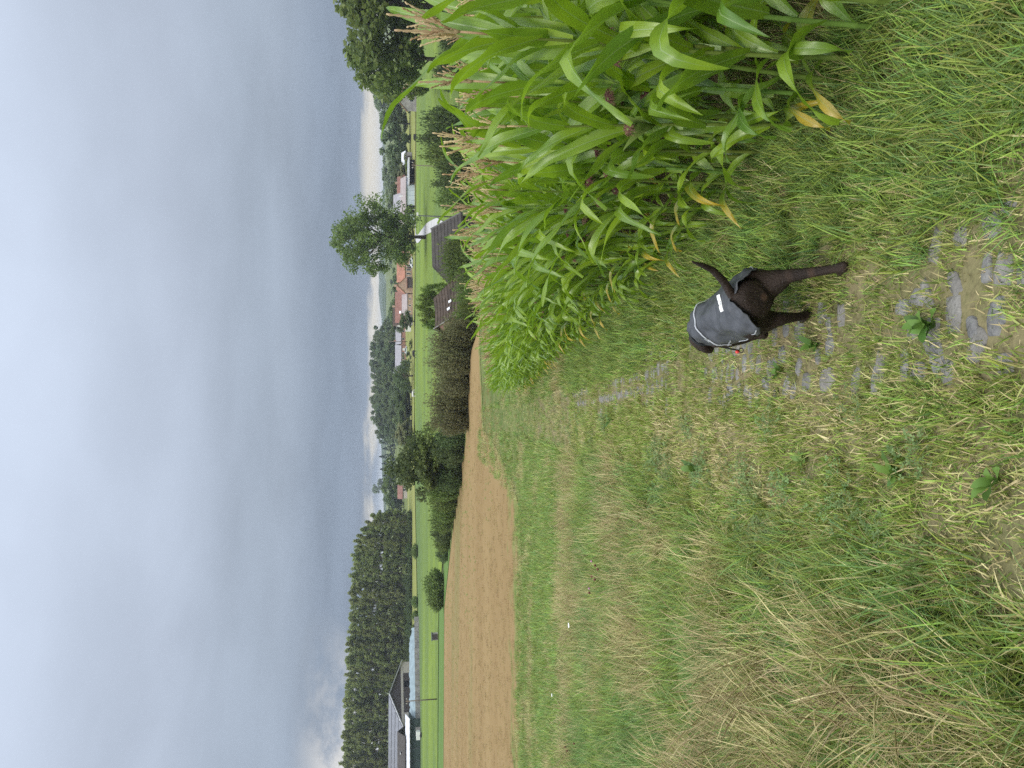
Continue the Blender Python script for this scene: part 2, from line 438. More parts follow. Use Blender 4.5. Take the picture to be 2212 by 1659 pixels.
M_beige = plain('beige_panel', (.50, .45, .40), .7, .2, .07, .5)
M_dkbrown = plain('dark_brown_door', (.070, .055, .055), .6, .25, .15, .8)
M_black = plain('dark_interior', (.012, .012, .014), .9, .05, .2, 1)  # near-black colour standing in for shade inside openings; tyres share it
M_solar = plain('solar_panel', (.15, .15, .165), .35, .5, .1, .5)
M_rail = plain('roof_rail', (.40, .40, .41), .5, .4, .08, 1)
M_green = plain('dark_green_wall', (.030, .05, .042), .6, .25, .2, .8)
M_conc = plain('concrete_wall', (.27, .255, .245), .85, .15, .25, .9)
M_tarp = plain('blue_tarp', (.19, .25, .27), .6, .35, .18, .8)
M_glass = plain('window_glass', (.03, .035, .04), .15, .5, .1, 1)
M_skyl = plain('skylight_glass', (.72, .74, .76), .2, .5, .04, 1)
M_wood = plain('weathered_wood', (.16, .13, .10), .85, .15, .25, 4)
M_metal = plain('galvanised_metal', (.28, .29, .29), .5, .4, .1, 3, .3)
M_dmetal = plain('dark_metal', (.06, .06, .06), .5, .4, .1, 3)

def prism_wall(w, d, e, r, x0=0.0, y0=0.0, hip=0, hl=0.0, hr=0.0):
    """wall with gables at both x ends; ridge along x"""
    g = Geo(); a, b = w / 2, d / 2
    v = [(-a, -b, -1.2), (a, -b, -1.2), (a, b, -1.2), (-a, b, -1.2), (-a, -b, e), (a, -b, e), (a, b, e), (-a, b, e)]
    f = [(0, 1, 5, 4), (2, 3, 7, 6)]
    if hip: f += [(1, 2, 6, 5), (3, 0, 4, 7), (4, 5, 6, 7)]
    else:
        v += [(-a + hl, 0, r - .1 * (hl > 0)), (a - hr, 0, r - .1 * (hr > 0))]; f += [(1, 2, 6, 9, 5), (3, 0, 4, 8, 7)]
    g.add([(x + x0, y + y0, z) for x, y, z in v], f); return g
def roof_geo(w, d, e, r, ov=.35, th=.16, courses=0, hipl=0, hipr=0, side=None, sag=0.0):
    """two pitched slabs (side -1 front, +1 back), optional hips, optional stepped courses"""
    g = Geo(); a = w / 2 + ov; b = d / 2; sl = (r - e) / b; bo = b + ov; eo = e - sl * ov
    for s in ((-1, 1) if side is None else (side,)):
        nc = max(1, courses); nxs = 8 if sag else 1
        for k in range(nc):
            t0, t1 = k / nc, (k + 1) / nc
            y0, y1 = -bo * (1 - t0), -bo * (1 - t1); z0, z1 = eo + (r - eo) * t0, eo + (r - eo) * t1
            lift = .06 if courses else 0
            for q in range(nxs):
                def xl(t, u): return -a + hipl * t + (2 * a - (hipl + hipr) * t) * u
                u0, u1 = q / nxs, (q + 1) / nxs
                sg = lambda u, t: -sag * math.sin(math.pi * u) * t
                top = [(xl(t0, u0), y0, z0 + lift + sg(u0, t0)), (xl(t0, u1), y0, z0 + lift + sg(u1, t0)), (xl(t1, u1), y1, z1 + sg(u1, t1)), (xl(t1, u0), y1, z1 + sg(u0, t1))]
                bot = [(x, y, z - th - lift) for x, y, z in top]
                v = [(x, y * -s, z) for x, y, z in top + bot]
                f = [(0, 1, 2, 3), (7, 6, 5, 4), (0, 4, 5, 1), (1, 5, 6, 2), (2, 6, 7, 3), (3, 7, 4, 0)]
                g.add(v, f)
    if hipl or hipr:
        for hp, sx in ((hipl, -1), (hipr, 1)):
            if not hp: continue
            v = [(sx * a, -bo, eo), (sx * a, bo, eo), (sx * (a - hp), 0, r), (sx * a, -bo, eo - th), (sx * a, bo, eo - th), (sx * (a - hp), 0, r - th)]
            g.add(v, [(0, 1, 2), (3, 5, 4), (0, 3, 4, 1)])
    return g
def part(name, g, mat, parent, label=None, smooth=False):
    return link(name, g.mesh(name, mat, smooth), parent, label=label)
def thing(name, loc, rz, label, cat, group=None):
    o = link(name, None, None, loc, (0, 0, rz), label=label, cat=cat, group=group); o.empty_display_size = .5; return o
def window(parent, cx, cy, cz, w, h, nx=0, ny=-1, frame=None, glass=None):
    """a framed window proud of a wall whose outside normal is (nx, ny)"""
    if ny: f = boxg(cx, cy + ny * .02, cz, w + .16, .06, h + .16); p = boxg(cx, cy + ny * .045, cz, w, .05, h)
    else: f = boxg(cx + nx * .02, cy, cz, .06, w + .16, h + .16); p = boxg(cx + nx * .045, cy, cz, .05, w, h)
    a = part('window', f, frame or M_white, parent); part('pane', p, glass or M_glass, a)
def skylight(roof, x, t, w, e, r, d, side=-1, ln=.9):
    b = d / 2; y = side * b * (1 - t); z = e + (r - e) * t; sl = math.atan2(r - e, b)
    g = boxg(0, 0, 0, w, ln, .10); o = part('skylight', g, M_skyl, roof); o.location = (x, y, z + .14); o.rotation_euler = (-side * sl, 0, 0)

def base(px, Y, V=900):
    p = P(V, px, Y); return Vector((p.x, Y, Hf(p.x, Y)))

# --- brick farmhouse with orange and red roofs
Y0 = 286; b0 = base(622, Y0); h = thing('farmhouse', b0, rad(0), 'tan brick farmhouse with orange right roof and dull red left roof', 'house')
sc = Y0 / F
wg = Geo(); wg.merge(prism_wall(12, 5.6, 3.3, 6.2), Matrix.Rotation(rad(90), 4, 'Z'))          # gable to the front
part('gable_wall', wg, M_brick, h, 'plain tan brick gable')
rg = Geo(); rg.merge(roof_geo(12, 5.6, 3.3, 6.2, .25), Matrix.Rotation(rad(90), 4, 'Z'))
rf = part('roof', rg, M_tile_o, h, 'orange tiled roof'); part('chimney', boxg(0, -5.4, 6.5, .8, .7, 1.3), M_brick, rf)
wg = Geo(); wg.merge(prism_wall(12, 6, 3.2, 6.0), Matrix.Translation((8.6, 3.2, 0))); part('wing_wall', wg, M_brick, h)
rg = Geo(); rg.merge(roof_geo(12, 6, 3.2, 6.0, .25), Matrix.Translation((8.6, 3.2, 0))); part('wing_roof', rg, M_tile_o, h, 'orange tiled roof')
for x in (3.9, 5.4, 6.9, 8.6): window(h, x, .2, 1.5, .55, 1.6)
part('door', boxg(7.8, .16, 1.0, .9, .08, 2.0), M_dkbrown, h)
part('porch', boxg(.9, -6.8, 1.1, 3.4, 1.6, 2.2), M_dkbrown, h, 'low dark porch'); part('porch_roof', boxg(.9, -6.9, 2.35, 3.9, 2.0, .2), M_tile_r, h)
wg = Geo(); wg.merge(prism_wall(11.5, 7, 3.6, 6.7), Matrix.Translation((-7.6, .6, 0))); part('side_wall', wg, M_brick, h)
rg = Geo(); rg.merge(roof_geo(11.5, 7, 3.6, 6.7, .2), Matrix.Translation((-7.6, .6, 0))); r2 = part('side_roof', rg, M_tile_r, h, 'dull red tiled roof')
part('chimney', boxg(-7.2, .6, 7.1, .7, .7, 1.2), M_brick, r2)
o = boxg(0, 0, 0, .9, 1.0, .1); o = part('skylight', o, M_skyl, r2); o.location = (-9.6, -1.9, 4.75); o.rotation_euler = (rad(42), 0, 0)
part('lean_to', boxg(-7.0, -4.6, .6, 7.6, 3.6, 3.6), M_brick, h)
g = Geo(); g.add([(-11, -6.6, 2.3), (-3, -6.6, 2.3), (-3, -2.7, 4.2), (-11, -2.7, 4.2), (-11, -6.6, 2.15), (-3, -6.6, 2.15), (-3, -2.7, 4.05), (-11, -2.7, 4.05)],
          [(0, 1, 2, 3), (7, 6, 5, 4), (0, 4, 5, 1), (1, 5, 6, 2), (2, 6, 7, 3), (3, 7, 4, 0)]); part('lean_to_roof', g, M_pinkroof, h)
for x in (-5, -7.5, -9.8): window(h, x, -6.4, 1.3, .5, .6)
part('cart_shed', boxg(-12.8, -3.4, .7, 3.6, 4, 2.6), M_conc, h); part('cart_door', boxg(-12.8, -5.43, .6, 2.0, .08, 1.8), M_black, h)

b1 = base(686, 305); h = thing('white_house', b1, rad(8), 'white rendered house with brown roof and two skylights behind the farmhouse', 'house')
part('wall', prism_wall(7, 6.5, 4.2, 7.4), M_white, h); rf = part('roof', roof_geo(7, 6.5, 4.2, 7.4), M_tile_b, h)
skylight(rf, -1.4, .5, .9, 4.2, 7.4, 6.5); skylight(rf, 1.4, .5, .9, 4.2, 7.4, 6.5)
window(h, -1.6, -3.25, 2.6, .9, 1.1); window(h, 1.5, -3.25, 2.6, .9, 1.1); part('door', boxg(0, -3.28, .9, 1.0, .08, 2.0), M_dkbrown, h)
part('annexe', boxg(-4.6, -1.5, .6, 2.4, 4, 3.4), M_white, h)

# --- long white farm building at the road
Y0 = 262; b0 = base(437, Y0); h = thing('farm_shed', b0, rad(-2), 'long low white panelled farm shed with pinkish sheet roof', 'shed')
k = Y0 / F
wl = lambda y0, y1: ((437 - (y0 + y1) / 2) * k, abs(y1 - y0) * k)
part('wall', boxg(0, 2, 1.2, 16.0, 8, 4.2), M_sheet, h)
g = Geo(); g.add([(-8.4, -2.6, 3.3), (8.4, -2.6, 3.3), (8.4, 2, 5.0), (-8.4, 2, 5.0), (8.4, 6.6, 3.3), (-8.4, 6.6, 3.3)] + [(x, y, z - .15) for x, y, z in
    ((-8.4, -2.6, 3.3), (8.4, -2.6, 3.3), (8.4, 2, 5.0), (-8.4, 2, 5.0), (8.4, 6.6, 3.3), (-8.4, 6.6, 3.3))],
    [(0, 1, 2, 3), (3, 2, 4, 5), (0, 6, 7, 1), (7, 6, 9, 8), (9, 11, 10, 8), (1, 7, 8, 2), (2, 8, 10, 4), (0, 3, 9, 6), (3, 5, 11, 9), (5, 4, 10, 11)])
rf = part('roof', g, M_pinkroof, h); part('chimney', boxg(2.0, .2, 4.9, .45, .45, 1.4), M_white, rf)
for i in range(5): part('panel', boxg(-.55 + i * 1.62, -2.06, 1.5, 1.56, .10, 3.1), M_panelw, h)
part('door_shade_panel', boxg(-3.0, -2.04, 1.35, 2.9, .08, 2.9), M_black, h); part('post', boxg(-3.0, -2.1, 1.35, .18, .1, 2.9), M_sheet, h)  # solid black slab, its colour stands in for shade behind the door gap
part('door', boxg(-6.0, -2.07, 1.5, 3.0, .12, 3.0), M_panelw, h)
b0 = base(372, 258); h = thing('open_shed', b0, rad(-2), 'low open fronted shed with pale roof beside the white farm shed', 'shed')
part('wall', boxg(0, 1.5, .7, 8.0, 4, 2.6), M_black, h); part('roof', boxg(0, .8, 2.3, 8.8, 6, .5), M_corr, h)  # wall is a solid black box painting the shaded inside
for x in (-4, -1.3, 1.3, 4): part('post', boxg(x, -.75, .8, .16, .16, 2.6), M_wood, h)
b0 = base(455, 275); h = thing('grey_roof_barn', b0, rad(-2), 'tall barn with light grey roof behind the white farm shed', 'barn')
part('wall', prism_wall(10, 8, 4.8, 7.4), M_sheet, h); part('roof', roof_geo(10, 8, 4.8, 7.4), M_tile_g, h)
b0 = base(412, 282); h = thing('red_roof_cottage', b0, rad(3), 'low cottage with red roof and cream chimney wall behind the farm shed', 'house')
part('wall', prism_wall(9, 6, 3.6, 6.0), M_white, h); rf = part('roof', roof_geo(9, 6, 3.6, 6.0), M_tile_r, h); part('chimney', boxg(2.6, 0, 6.1, .7, .7, 1.2), M_brick, rf)
window(h, -2, -3, 1.8, .9, 1.1); window(h, 2, -3, 1.8, .9, 1.1)
b0 = base(372 - 22, 290); h = thing('garden_shed', b0, rad(5), 'small shed with white sheet roof at the wood edge', 'shed')
part('wall', prism_wall(6, 4, 3.0, 4.2), M_conc, h); part('roof', roof_geo(6, 4, 3.0, 4.2), M_corr, h); part('door', boxg(1, -2.03, 1, 1.1, .08, 2), M_dkbrown, h)
b0 = base(213, 250); h = thing('red_gabled_house', b0, rad(62), 'house with pinkish red roof half hidden by trees', 'house')
part('wall', prism_wall(9, 7, 3.4, 6.6), M_conc, h); rf = part('roof', roof_geo(9, 7, 3.4, 6.6), plain('pinkish_red_tile', (.42, .19, .15), .8, .2, .1, 1), h)
window(h, -2, -3.5, 1.7, 1, 1.2); window(h, 2, -3.5, 1.7, 1, 1.2); window(h, -4.5, 0, 1.7, 1, 1.2, -1, 0)

# --- dark roofs just behind the corn
Y0 = 90; b0 = base(547, Y0, 960); h = thing('grey_gabled_house', b0, rad(24), 'dark roofed house with pale grey sheet gable behind the corn', 'house')
part('wall', prism_wall(6.6, 6.4, 2.6, 5.6, hl=1.9), M_dkbrown, h); part('roof', roof_geo(6.6, 6.4, 2.6, 5.7, .3, .18, 9, 1.6, 0), M_tile_d, h)
g = Geo(); g.add([(3.34, -2.9, 2.75), (3.34, 2.9, 2.75), (3.34, 0, 5.45), (3.40, -2.9, 2.75), (3.40, 2.9, 2.75), (3.40, 0, 5.45)], [(3, 4, 5), (0, 2, 1), (0, 1, 4, 3)])
part('gable_sheet', g, M_sheet, h); 
for sgn in (-1, 1):
    v, f = tube([(3.52, sgn * 3.45, 2.35), (3.52, 0, 5.72)], [.12, .12], 4); g = Geo(); g.add(v, f); part('bargeboard', g, M_dmetal, h)
window(h, 1.0, -3.2, 1.3, 1.0, 1.1); window(h, -1.6, -3.2, 1.3, 1.0, 1.1); window(h, 3.3, 0, 1.3, 1.0, 1.1, 1, 0)
Y0 = 84; b0 = base(667, Y0, 960); h = thing('brown_tiled_house', b0, rad(33), 'low house with wavy brown tiled roof and pink gable behind the corn', 'house')
part('wall', prism_wall(5.0, 7.0, 2.7, 5.6, hr=1.7), plain('pink_render', (.34, .20, .17), .85, .15, .15, 1.5), h)
rf = part('roof', roof_geo(5.0, 7.0, 2.7, 5.7, .3, .16, 11, 0, 1.4, None, .14), M_tile_b, h)
skylight(rf, -.6, .40, .28, 2.7, 5.7, 7.0, -1, .42); skylight(rf, -1.5, .46, .28, 2.7, 5.7, 7.0, -1, .42)
for sgn in (-1, 1):
    v, f = tube([(-2.86, sgn * 3.9, 2.42), (-2.86, 0, 5.82)], [.06, .06], 4); g = Geo(); g.add(v, f); part('verge_board', g, M_conc, h)
window(h, -2.5, -1, 1.4, .9, 1.0, -1, 0); window(h, -1.0, -3.5, 1.3, .9, 1.0)

# --- small farm below the wooded hill
b0 = base(772, 372, 880); h = thing('hillside_farm', b0, rad(-10), 'small brick farm with grey slate roofs below the wood', 'house')
part('wall', prism_wall(12, 6, 3.0, 5.6), M_redbrick, h); part('roof', roof_geo(12, 6, 3.0, 5.6), M_tile_g, h)
wg = Geo(); wg.merge(prism_wall(7, 6, 3.6, 6.6), Matrix.Translation((-7.6, -2.5, 0)) @ Matrix.Rotation(rad(90), 4, 'Z')); part('wing_wall', wg, M_redbrick, h)
rg = Geo(); rg.merge(roof_geo(7, 6, 3.6, 6.6), Matrix.Translation((-7.6, -2.5, 0)) @ Matrix.Rotation(rad(90), 4, 'Z')); part('wing_roof', rg, M_tile_g, h)
for x in (-2.5, 0, 2.5): window(h, x, -3, 1.6, .9, 1.1)
part('door', boxg(4.4, -3.03, 1, 1.2, .08, 2), M_white, h)
b0 = base(726, 385, 875); h = thing('slate_cottage', b0, rad(6), 'cottage with slate roof at the foot of the wood', 'house')
part('wall', prism_wall(9, 6, 2.8, 5.2), M_redbrick, h); rf = part('roof', roof_geo(9, 6, 2.8, 5.2), M_tile_g, h); part('chimney', boxg(-2.5, 0, 5.4, .6, .6, 1.1), M_redbrick, rf)
window(h, -2, -3, 1.4, .9, 1.1); window(h, 2, -3, 1.4, .9, 1.1)
b0 = base(1062, 360, 880); h = thing('pink_cottage', b0, rad(4), 'tiny pale pink cottage between the wood edges', 'house')
part('wall', prism_wall(6, 5, 2.6, 4.6), M_beige, h); part('roof', roof_geo(6, 5, 2.6, 4.6), M_tile_r, h); window(h, 1, -2.5, 1.4, .9, 1)

# --- cattle barn with solar roof
bl = Vector((-98.5, 238, 0)); bl.z = Hf(-98.5, 238)
h = thing('cattle_barn', bl, math.atan2(48, -64) - math.pi / 2 + math.pi / 2, 'big cattle barn with dark gable and grey solar panel roof', 'barn')
# local x runs away along the ridge (0..58); gable at x = 0
Lb, Wb, Eb, Rb = 58.0, 22.0, 5.0, 9.0
wg = Geo(); wg.merge(prism_wall(Lb, Wb, Eb, Rb), Matrix.Translation((Lb / 2, 0, 0))); part('wall', wg, M_dkbrown, h)
rg = Geo(); rg.merge(roof_geo(Lb, Wb, Eb, Rb, .6, .22), Matrix.Translation((Lb / 2, 0, 0))); rf = part('roof', rg, M_rail, h)
sl = math.atan2(Rb - Eb, Wb / 2)
for s in (-1, 1):
    for rowi in range(4):
        for q in range(10):
            t = (rowi + .5) / 4; y_ = s * (Wb / 2 + .5) * (1 - t); z_ = Eb - .2 + (Rb - Eb + .2) * t
            o = part('solar_panel', boxg(0, 0, 0, 5.6, 2.55, .07), M_solar, rf); o.location = (3.0 + q * 5.75, y_, z_ + .17); o.rotation_euler = (-s * -sl if s > 0 else sl, 0, 0)
            o.rotation_euler = (-s * sl, 0, 0)
part('gable_fascia', boxg(-.10, 0, 4.85, .16, Wb + .2, .75), M_beige, h)
for y_, w_ in ((-9.0, 4.0), (8.8, 4.4)): part('gable_panel', boxg(-.08, y_, 2.2, .14, w_, 4.4), M_beige, h)
part('door', boxg(-.06, 2.2, 2.2, .10, 8.4, 4.4), M_dkbrown, h); part('opening_shade_panel', boxg(-.06, -3.2, 2.3, .11, 2.0, 4.3), M_black, h); part('door', boxg(-.06, -5.6, 2.2, .10, 2.6, 4.4), M_dkbrown, h)  # the gap in the gable is a black slab painting its shade
b0 = base(1625, 214, 890); h = thing('milking_shed', b0, rad(6), 'low shed with dark tiled roof and white corrugated lean-to before the barn', 'shed')
part('wall', boxg(-4, 3.5, 1.2, 26, 7, 4.2), M_green, h)
g = Geo(); g.merge(roof_geo(20, 8, 4.6, 6.6, .3, .15), Matrix.Translation((-6.5, 6.5, 0))); rf = part('roof', g, M_tile_d, h)
for x in (-1.5, -7.5): part('skylight', boxg(x, 4.3, 5.75, .5, .9, .2), M_skyl, rf)
g = Geo(); nseg = 30
vs_ = []; 
for i in range(nseg + 1):
    x = -18 + i * 27.6 / nseg; zz = .05 * (i % 2)
    vs_ += [(x, -.9, 3.25 + zz), (x, 3.4, 4.3 + zz), (x, -.9, 3.1 + zz), (x, 3.4, 4.15 + zz)]
fs_ = []
for i in range(nseg):
    a = i * 4; b = a + 4; fs_ += [(a, b, b + 1, a + 1), (a + 2, a + 3, b + 3, b + 2), (a, a + 2, b + 2, b), (a + 1, b + 1, b + 3, a + 3)]
g.add(vs_, fs_); part('lean_to_roof', g, M_corr, h)
part('doorway_shade_panel', boxg(-8.5, -.06, 1.3, 5, .1, 3.0), M_black, h)  # no hole here: darkness inside is put into the slab's colour
for x in (-2.5, 1, 4.5): part('wall_joint', boxg(x, -.04, 1.6, .12, .1, 3.2), M_dmetal, h)
# silage clamp: concrete wall elements under a blue sheet
A = P(900, 1332, 226); B = P(900, 1590, 214)
h = thing('silage_clamp', (A.x, A.y, Hf(A.x, A.y)), math.atan2(B.y - A.y, B.x - A.x), 'long concrete silage clamp wall with blue tarpaulin on top', 'silage clamp')
Lw = math.hypot(B.x - A.x, B.y - A.y); npan = 22; dz = (Hf(B.x, B.y) - Hf(A.x, A.y)) / Lw
for i in range(npan):
    x = (i + .5) * Lw / npan; part('wall_panel', boxg(x, R.normal() * .04, .45 + x * dz, Lw / npan - .07, .3, 2.1 + R.normal() * .05), M_conc, h)
g = Geo(); nn = 40; v = []; f = []
for i in range(nn + 1):
    x = 3 + (Lw - 4) * i / nn
    for j, (yy_, zz_) in enumerate(((-.16, 1.45), (-.9, 1.9), (-3, 2.7), (-6, 2.9), (-9, 2.2))):
        s_ = min(1, i / 8); v.append((x, yy_, zz_ * (.72 + .28 * s_) + .12 * R.normal() * (j > 0) + x * dz))
for i in range(nn):
    for j in range(4): f.append((i * 5 + j, (i + 1) * 5 + j, (i + 1) * 5 + j + 1, i * 5 + j + 1))
g.add(v, f); part('tarpaulin', g, M_tarp, h, smooth=True)
b0 = base(1588, 206, 900); h = thing('farm_trailer', b0, rad(4), 'small white farm trailer parked before the milking shed', 'trailer')
part('body', boxg(0, 0, 1.1, 2.2, 1.4, 1.0), M_white, h); part('chassis', boxg(.3, 0, .5, 3.0, .9, .16), M_dmetal, h)
for y_ in (-.75, .75):
    v, f = tube([(0, y_ - .12, .36), (0, y_ + .12, .36)], [.36, .36], 14); g = Geo(); g.add(v, f); part('wheel', g, M_black, h)

# --- hut, poles, road, car, cows
b0 = base(1374, 129, 950); h = thing('field_shelter', b0, rad(20), 'tiny dark sheet metal animal shelter at the pasture edge', 'shelter')
part('wall', boxg(0, 0, .5, 1.3, 1.0, 1.2), M_conc, h); part('opening_shade_panel', boxg(-.1, -.52, .5, .9, .06, .9), M_dkbrown, h)  # dark brown slab stands in for the shaded inside
part('roof', boxg(0, 0, 1.16, 1.5, 1.2, .08), M_dmetal, h)
def pole(px, Y, V, hgt, r, label, name, lamp=False, strut=False):
    b = base(px, Y, V); o = thing(name, b, 0, label, 'pole' if not lamp else 'street lamp')
    v, f = tube([(0, 0, -.5), (0, 0, hgt)], [r, r * .7], 8); g = Geo(); g.add(v, f); part('post', g, M_wood if not lamp else M_dmetal, o, smooth=True)
    if lamp:
        v, f = tube([(0, 0, hgt - .15), (.0, -.3, hgt + .05), (0, -.75, hgt + .1)], [.05, .045, .04], 6); g = Geo(); g.add(v, f); part('arm', g, M_metal, o, smooth=True)
        part('lamp_head', boxg(0, -.85, hgt + .12, .32, .5, .2), M_white, o)
    else:
        part('crossarm', boxg(0, 0, hgt - .25, 1.0, .1, .1), M_wood, o)
        for x in (-.42, 0, .42): part('insulator', boxg(x, 0, hgt - .12, .08, .08, .16), M_white, o)
    if strut:
        v, f = tube([(1.3, .2, -.4), (.05, .02, hgt * .75)], [r * .8, r * .6], 6); g = Geo(); g.add(v, f); part('strut', g, M_wood, o)
pole(1510, 131, 945, 5.6, .13, 'wooden utility pole standing in the bright pasture', 'utility_pole')
pole(468, 96, 960, 7.2, .10, 'dark street lamp post with white head beside the lane', 'street_lamp', lamp=True)
pole(360, 120, 960, 7.4, .09, 'thin wooden pole among the bushes behind the corn', 'utility_pole')
pole(738, 350, 880, 9, .16, 'thin pole standing before the slate cottage', 'utility_pole')
rd = [(962, 522), (951, 505), (945, 492), (939, 484), (931, 492), (922, 500), (915, 507), (909, 515), (905, 517), (901, 512), (900, 500), (899, 480)]
rp_ = []
for x, y in rd:
    rr, dy, dz = ray(x, y); Yq = np.interp(x, [899, 905, 915, 925, 940, 951, 962], [252, 236, 205, 178, 146, 131, 118]); rp_.append((rr / dy * Yq, Yq))
rp_ = np.array(rp_); tg = np.gradient(rp_, axis=0); nn_ = np.c_[-tg[:, 1], tg[:, 0]] / np.hypot(*tg.T)[:, None]
sheet('lane', rp_ - nn_ * 1.25, rp_ + nn_ * 1.25, 60, 4, .30, M_road, label='pale concrete lane bending up to the farm', cat='road')
def car(px, Y, rz, col, label):
    b = base(px, Y); h = thing('car', b, rz, label, 'car'); pm = plain('car_paint', col, .3, .5, .03, 2)
    g = Geo(); pr = [(-2.0, .35), (-2.05, .75), (-1.3, .9), (-.75, 1.4), (.75, 1.42), (1.45, .92), (2.0, .85), (2.05, .4)]
    v = [(x, s * .85, z) for s in (-1, 1) for x, z in pr]; n = len(pr)
    g.add(v, [tuple(range(n - 1, -1, -1)), tuple(range(n, 2 * n))] + [(i, (i + 1) % n, n + (i + 1) % n, n + i) for i in range(n)]); part('body', g, pm, h)
    for s in (-1, 1): part('side_window', boxg(0, s * .86, 1.13, 1.7, .03, .38), M_glass, h)
    for x in (-1.25, 1.25):
        for s in (-1, 1):
            v, f = tube([(x, s * .70, .32), (x, s * .90, .32)], [.32, .32], 14); g = Geo(); g.add(v, f); part('wheel', g, M_black, h)
car(567, 276, rad(4), (.62, .65, .68), 'silver car parked before the orange roofed farmhouse')
car(706, 330, rad(-8), (.7, .7, .7), 'white car parked left of the white rendered house')
car(757, 352, rad(3), (.55, .60, .63), 'pale car parked beside the small brick farm')
M_cow = plain('cow_hide', (.035, .03, .03), .7, .2, .3, 2); M_cow2 = plain('cow_white', (.6, .58, .54), .7, .2, .1, 2)
def cow(px, Y, rz, mt, label):
    b = base(px, Y); h = thing('cow', b, rz, label, 'cow', 'cows grazing in the valley pasture')
    tmp = [tube([(-1.0, 0, 1.05), (-.8, 0, 1.1), (-.2, 0, 1.05), (.5, 0, 1.08), (.85, 0, 1.12), (1.0, 0, 1.1)], [.08, .34, .40, .37, .28, .1], 10),
           tube([(.8, 0, 1.15), (1.2, 0, .95), (1.45, 0, .62)], [.24, .17, .13], 8), tube([(1.38, 0, .72), (1.55, 0, .45), (1.68, 0, .25)], [.14, .13, .08], 8),
           tube([(-.98, 0, 1.25), (-1.08, 0, .8), (-1.06, 0, .45)], [.05, .03, .04], 5)]
    for x, s in ((-.75, -1), (-.7, 1), (.6, -1), (.66, 1)):
        tmp.append(tube([(x, s * .18, 1.0), (x + .03, s * .2, .62), (x - .04, s * .19, .35), (x, s * .19, 0)], [.18, .11, .07, .075], 7))
    g = Geo()
    for v, f in tmp: g.add(v, f)
    o = part('body', g, mt, h, smooth=True); md = o.modifiers.new('remesh', 'REMESH'); md.mode = 'VOXEL'; md.voxel_size = .06
cow(763, 246, rad(200), M_cow, 'dark cow grazing by the hay meadow below the slate roofed farm')
cow(851, 250, rad(20), M_cow2, 'pale cow standing in the pasture before the willow')
cow(296, 236, rad(190), M_cow, 'dark cow grazing before the dark trees on the right of the lane')

# ------------------------------------------------------------------ trees and hedges
def fol(name, a, b, **k): return foliage(name, a, b, .32, objvar=.16, rough=.6, spec=.2, **k)
M_fa = fol('foliage_mid', (.065, .11, .032), (.18, .24, .06))
M_fd = fol('foliage_dark', (.045, .078, .028), (.12, .165, .055))
M_fo = fol('foliage_olive', (.095, .110, .045), (.22, .22, .10))
M_ff = fol('foliage_far', (.085, .125, .055), (.20, .25, .115))
M_ffd = fol('foliage_far_dark', (.060, .095, .045), (.15, .195, .090))
M_fp = foliage('foliage_poplar', (.10, .14, .055), (.32, .36, .13), .48, objvar=.16, rough=.6, spec=.2)
M_fy = fol('foliage_light', (.075, .12, .022), (.15, .21, .04))
M_fw = fol('foliage_willow', (.06, .095, .035), (.125, .17, .065))
M_fc = fol('foliage_conifer', (.016, .038, .020), (.042, .072, .036))
M_bark = plain('bark', (.10, .080, .06), .9, .1, .3, 6, 0, .6)
tr_ = np.random.default_rng(77)
def leaves(centers, radii, per, size, squash=1.0, droop=0.0, tint=.35):
    """leaf sized faces spread through clumps"""
    c = np.repeat(np.asarray(centers, float), per, 0); r = np.repeat(np.asarray(radii, float), per); n = len(c)
    d = tr_.standard_normal((n, 3)); d /= np.linalg.norm(d, axis=1)[:, None]; rr = r * tr_.random(n) ** .45
    p = c + d * rr[:, None] * [1, 1, squash]; p[:, 2] -= droop * tr_.random(n) * r
    a = tr_.standard_normal((n, 3)); a /= np.linalg.norm(a, axis=1)[:, None]
    b = np.cross(a, tr_.standard_normal((n, 3))); b /= np.linalg.norm(b, axis=1)[:, None]
    s = size * tr_.uniform(.6, 1.3, n)[:, None]
    v = np.stack([p - a * s * .62, p + b * s * .42, p + a * s * .62, p - b * s * .42], 1).reshape(-1, 3)
    f = np.arange(n * 4).reshape(-1, 4).tolist()
    ct = np.repeat(tr_.uniform(0, 1, len(centers)), per)
    t = np.clip(.5 + tint * (ct - .5) + (tr_.random(n) - .5) * .9, 0, 1)
    g = Geo(); g.add(v, f, np.repeat(t, 4)); return g
def trunk_geo(h, r, limbs, lean=(0, 0), n=7):
    g = Geo(); pts = [(lean[0] * s * s, lean[1] * s * s, -.4 + (h + .4) * s) for s in np.linspace(0, 1, 6)]
    v, f = tube(pts, [r * (1.35 if i == 0 else 1 - .8 * i / 5) for i in range(6)], n); g.add(v, f)
    for q in limbs:
        s = np.clip(q[2] / h * .62, .2, .9); p0 = Vector((lean[0] * s * s, lean[1] * s * s, -.4 + (h + .4) * s)); p1 = Vector(q)
        md = (p0 + p1) / 2 + Vector((0, 0, -.08 * (p1 - p0).length)); v, f = tube([p0, md, p1], [r * .42 * (1 - .5 * s), r * .26, r * .06], 5); g.add(v, f)
    return g
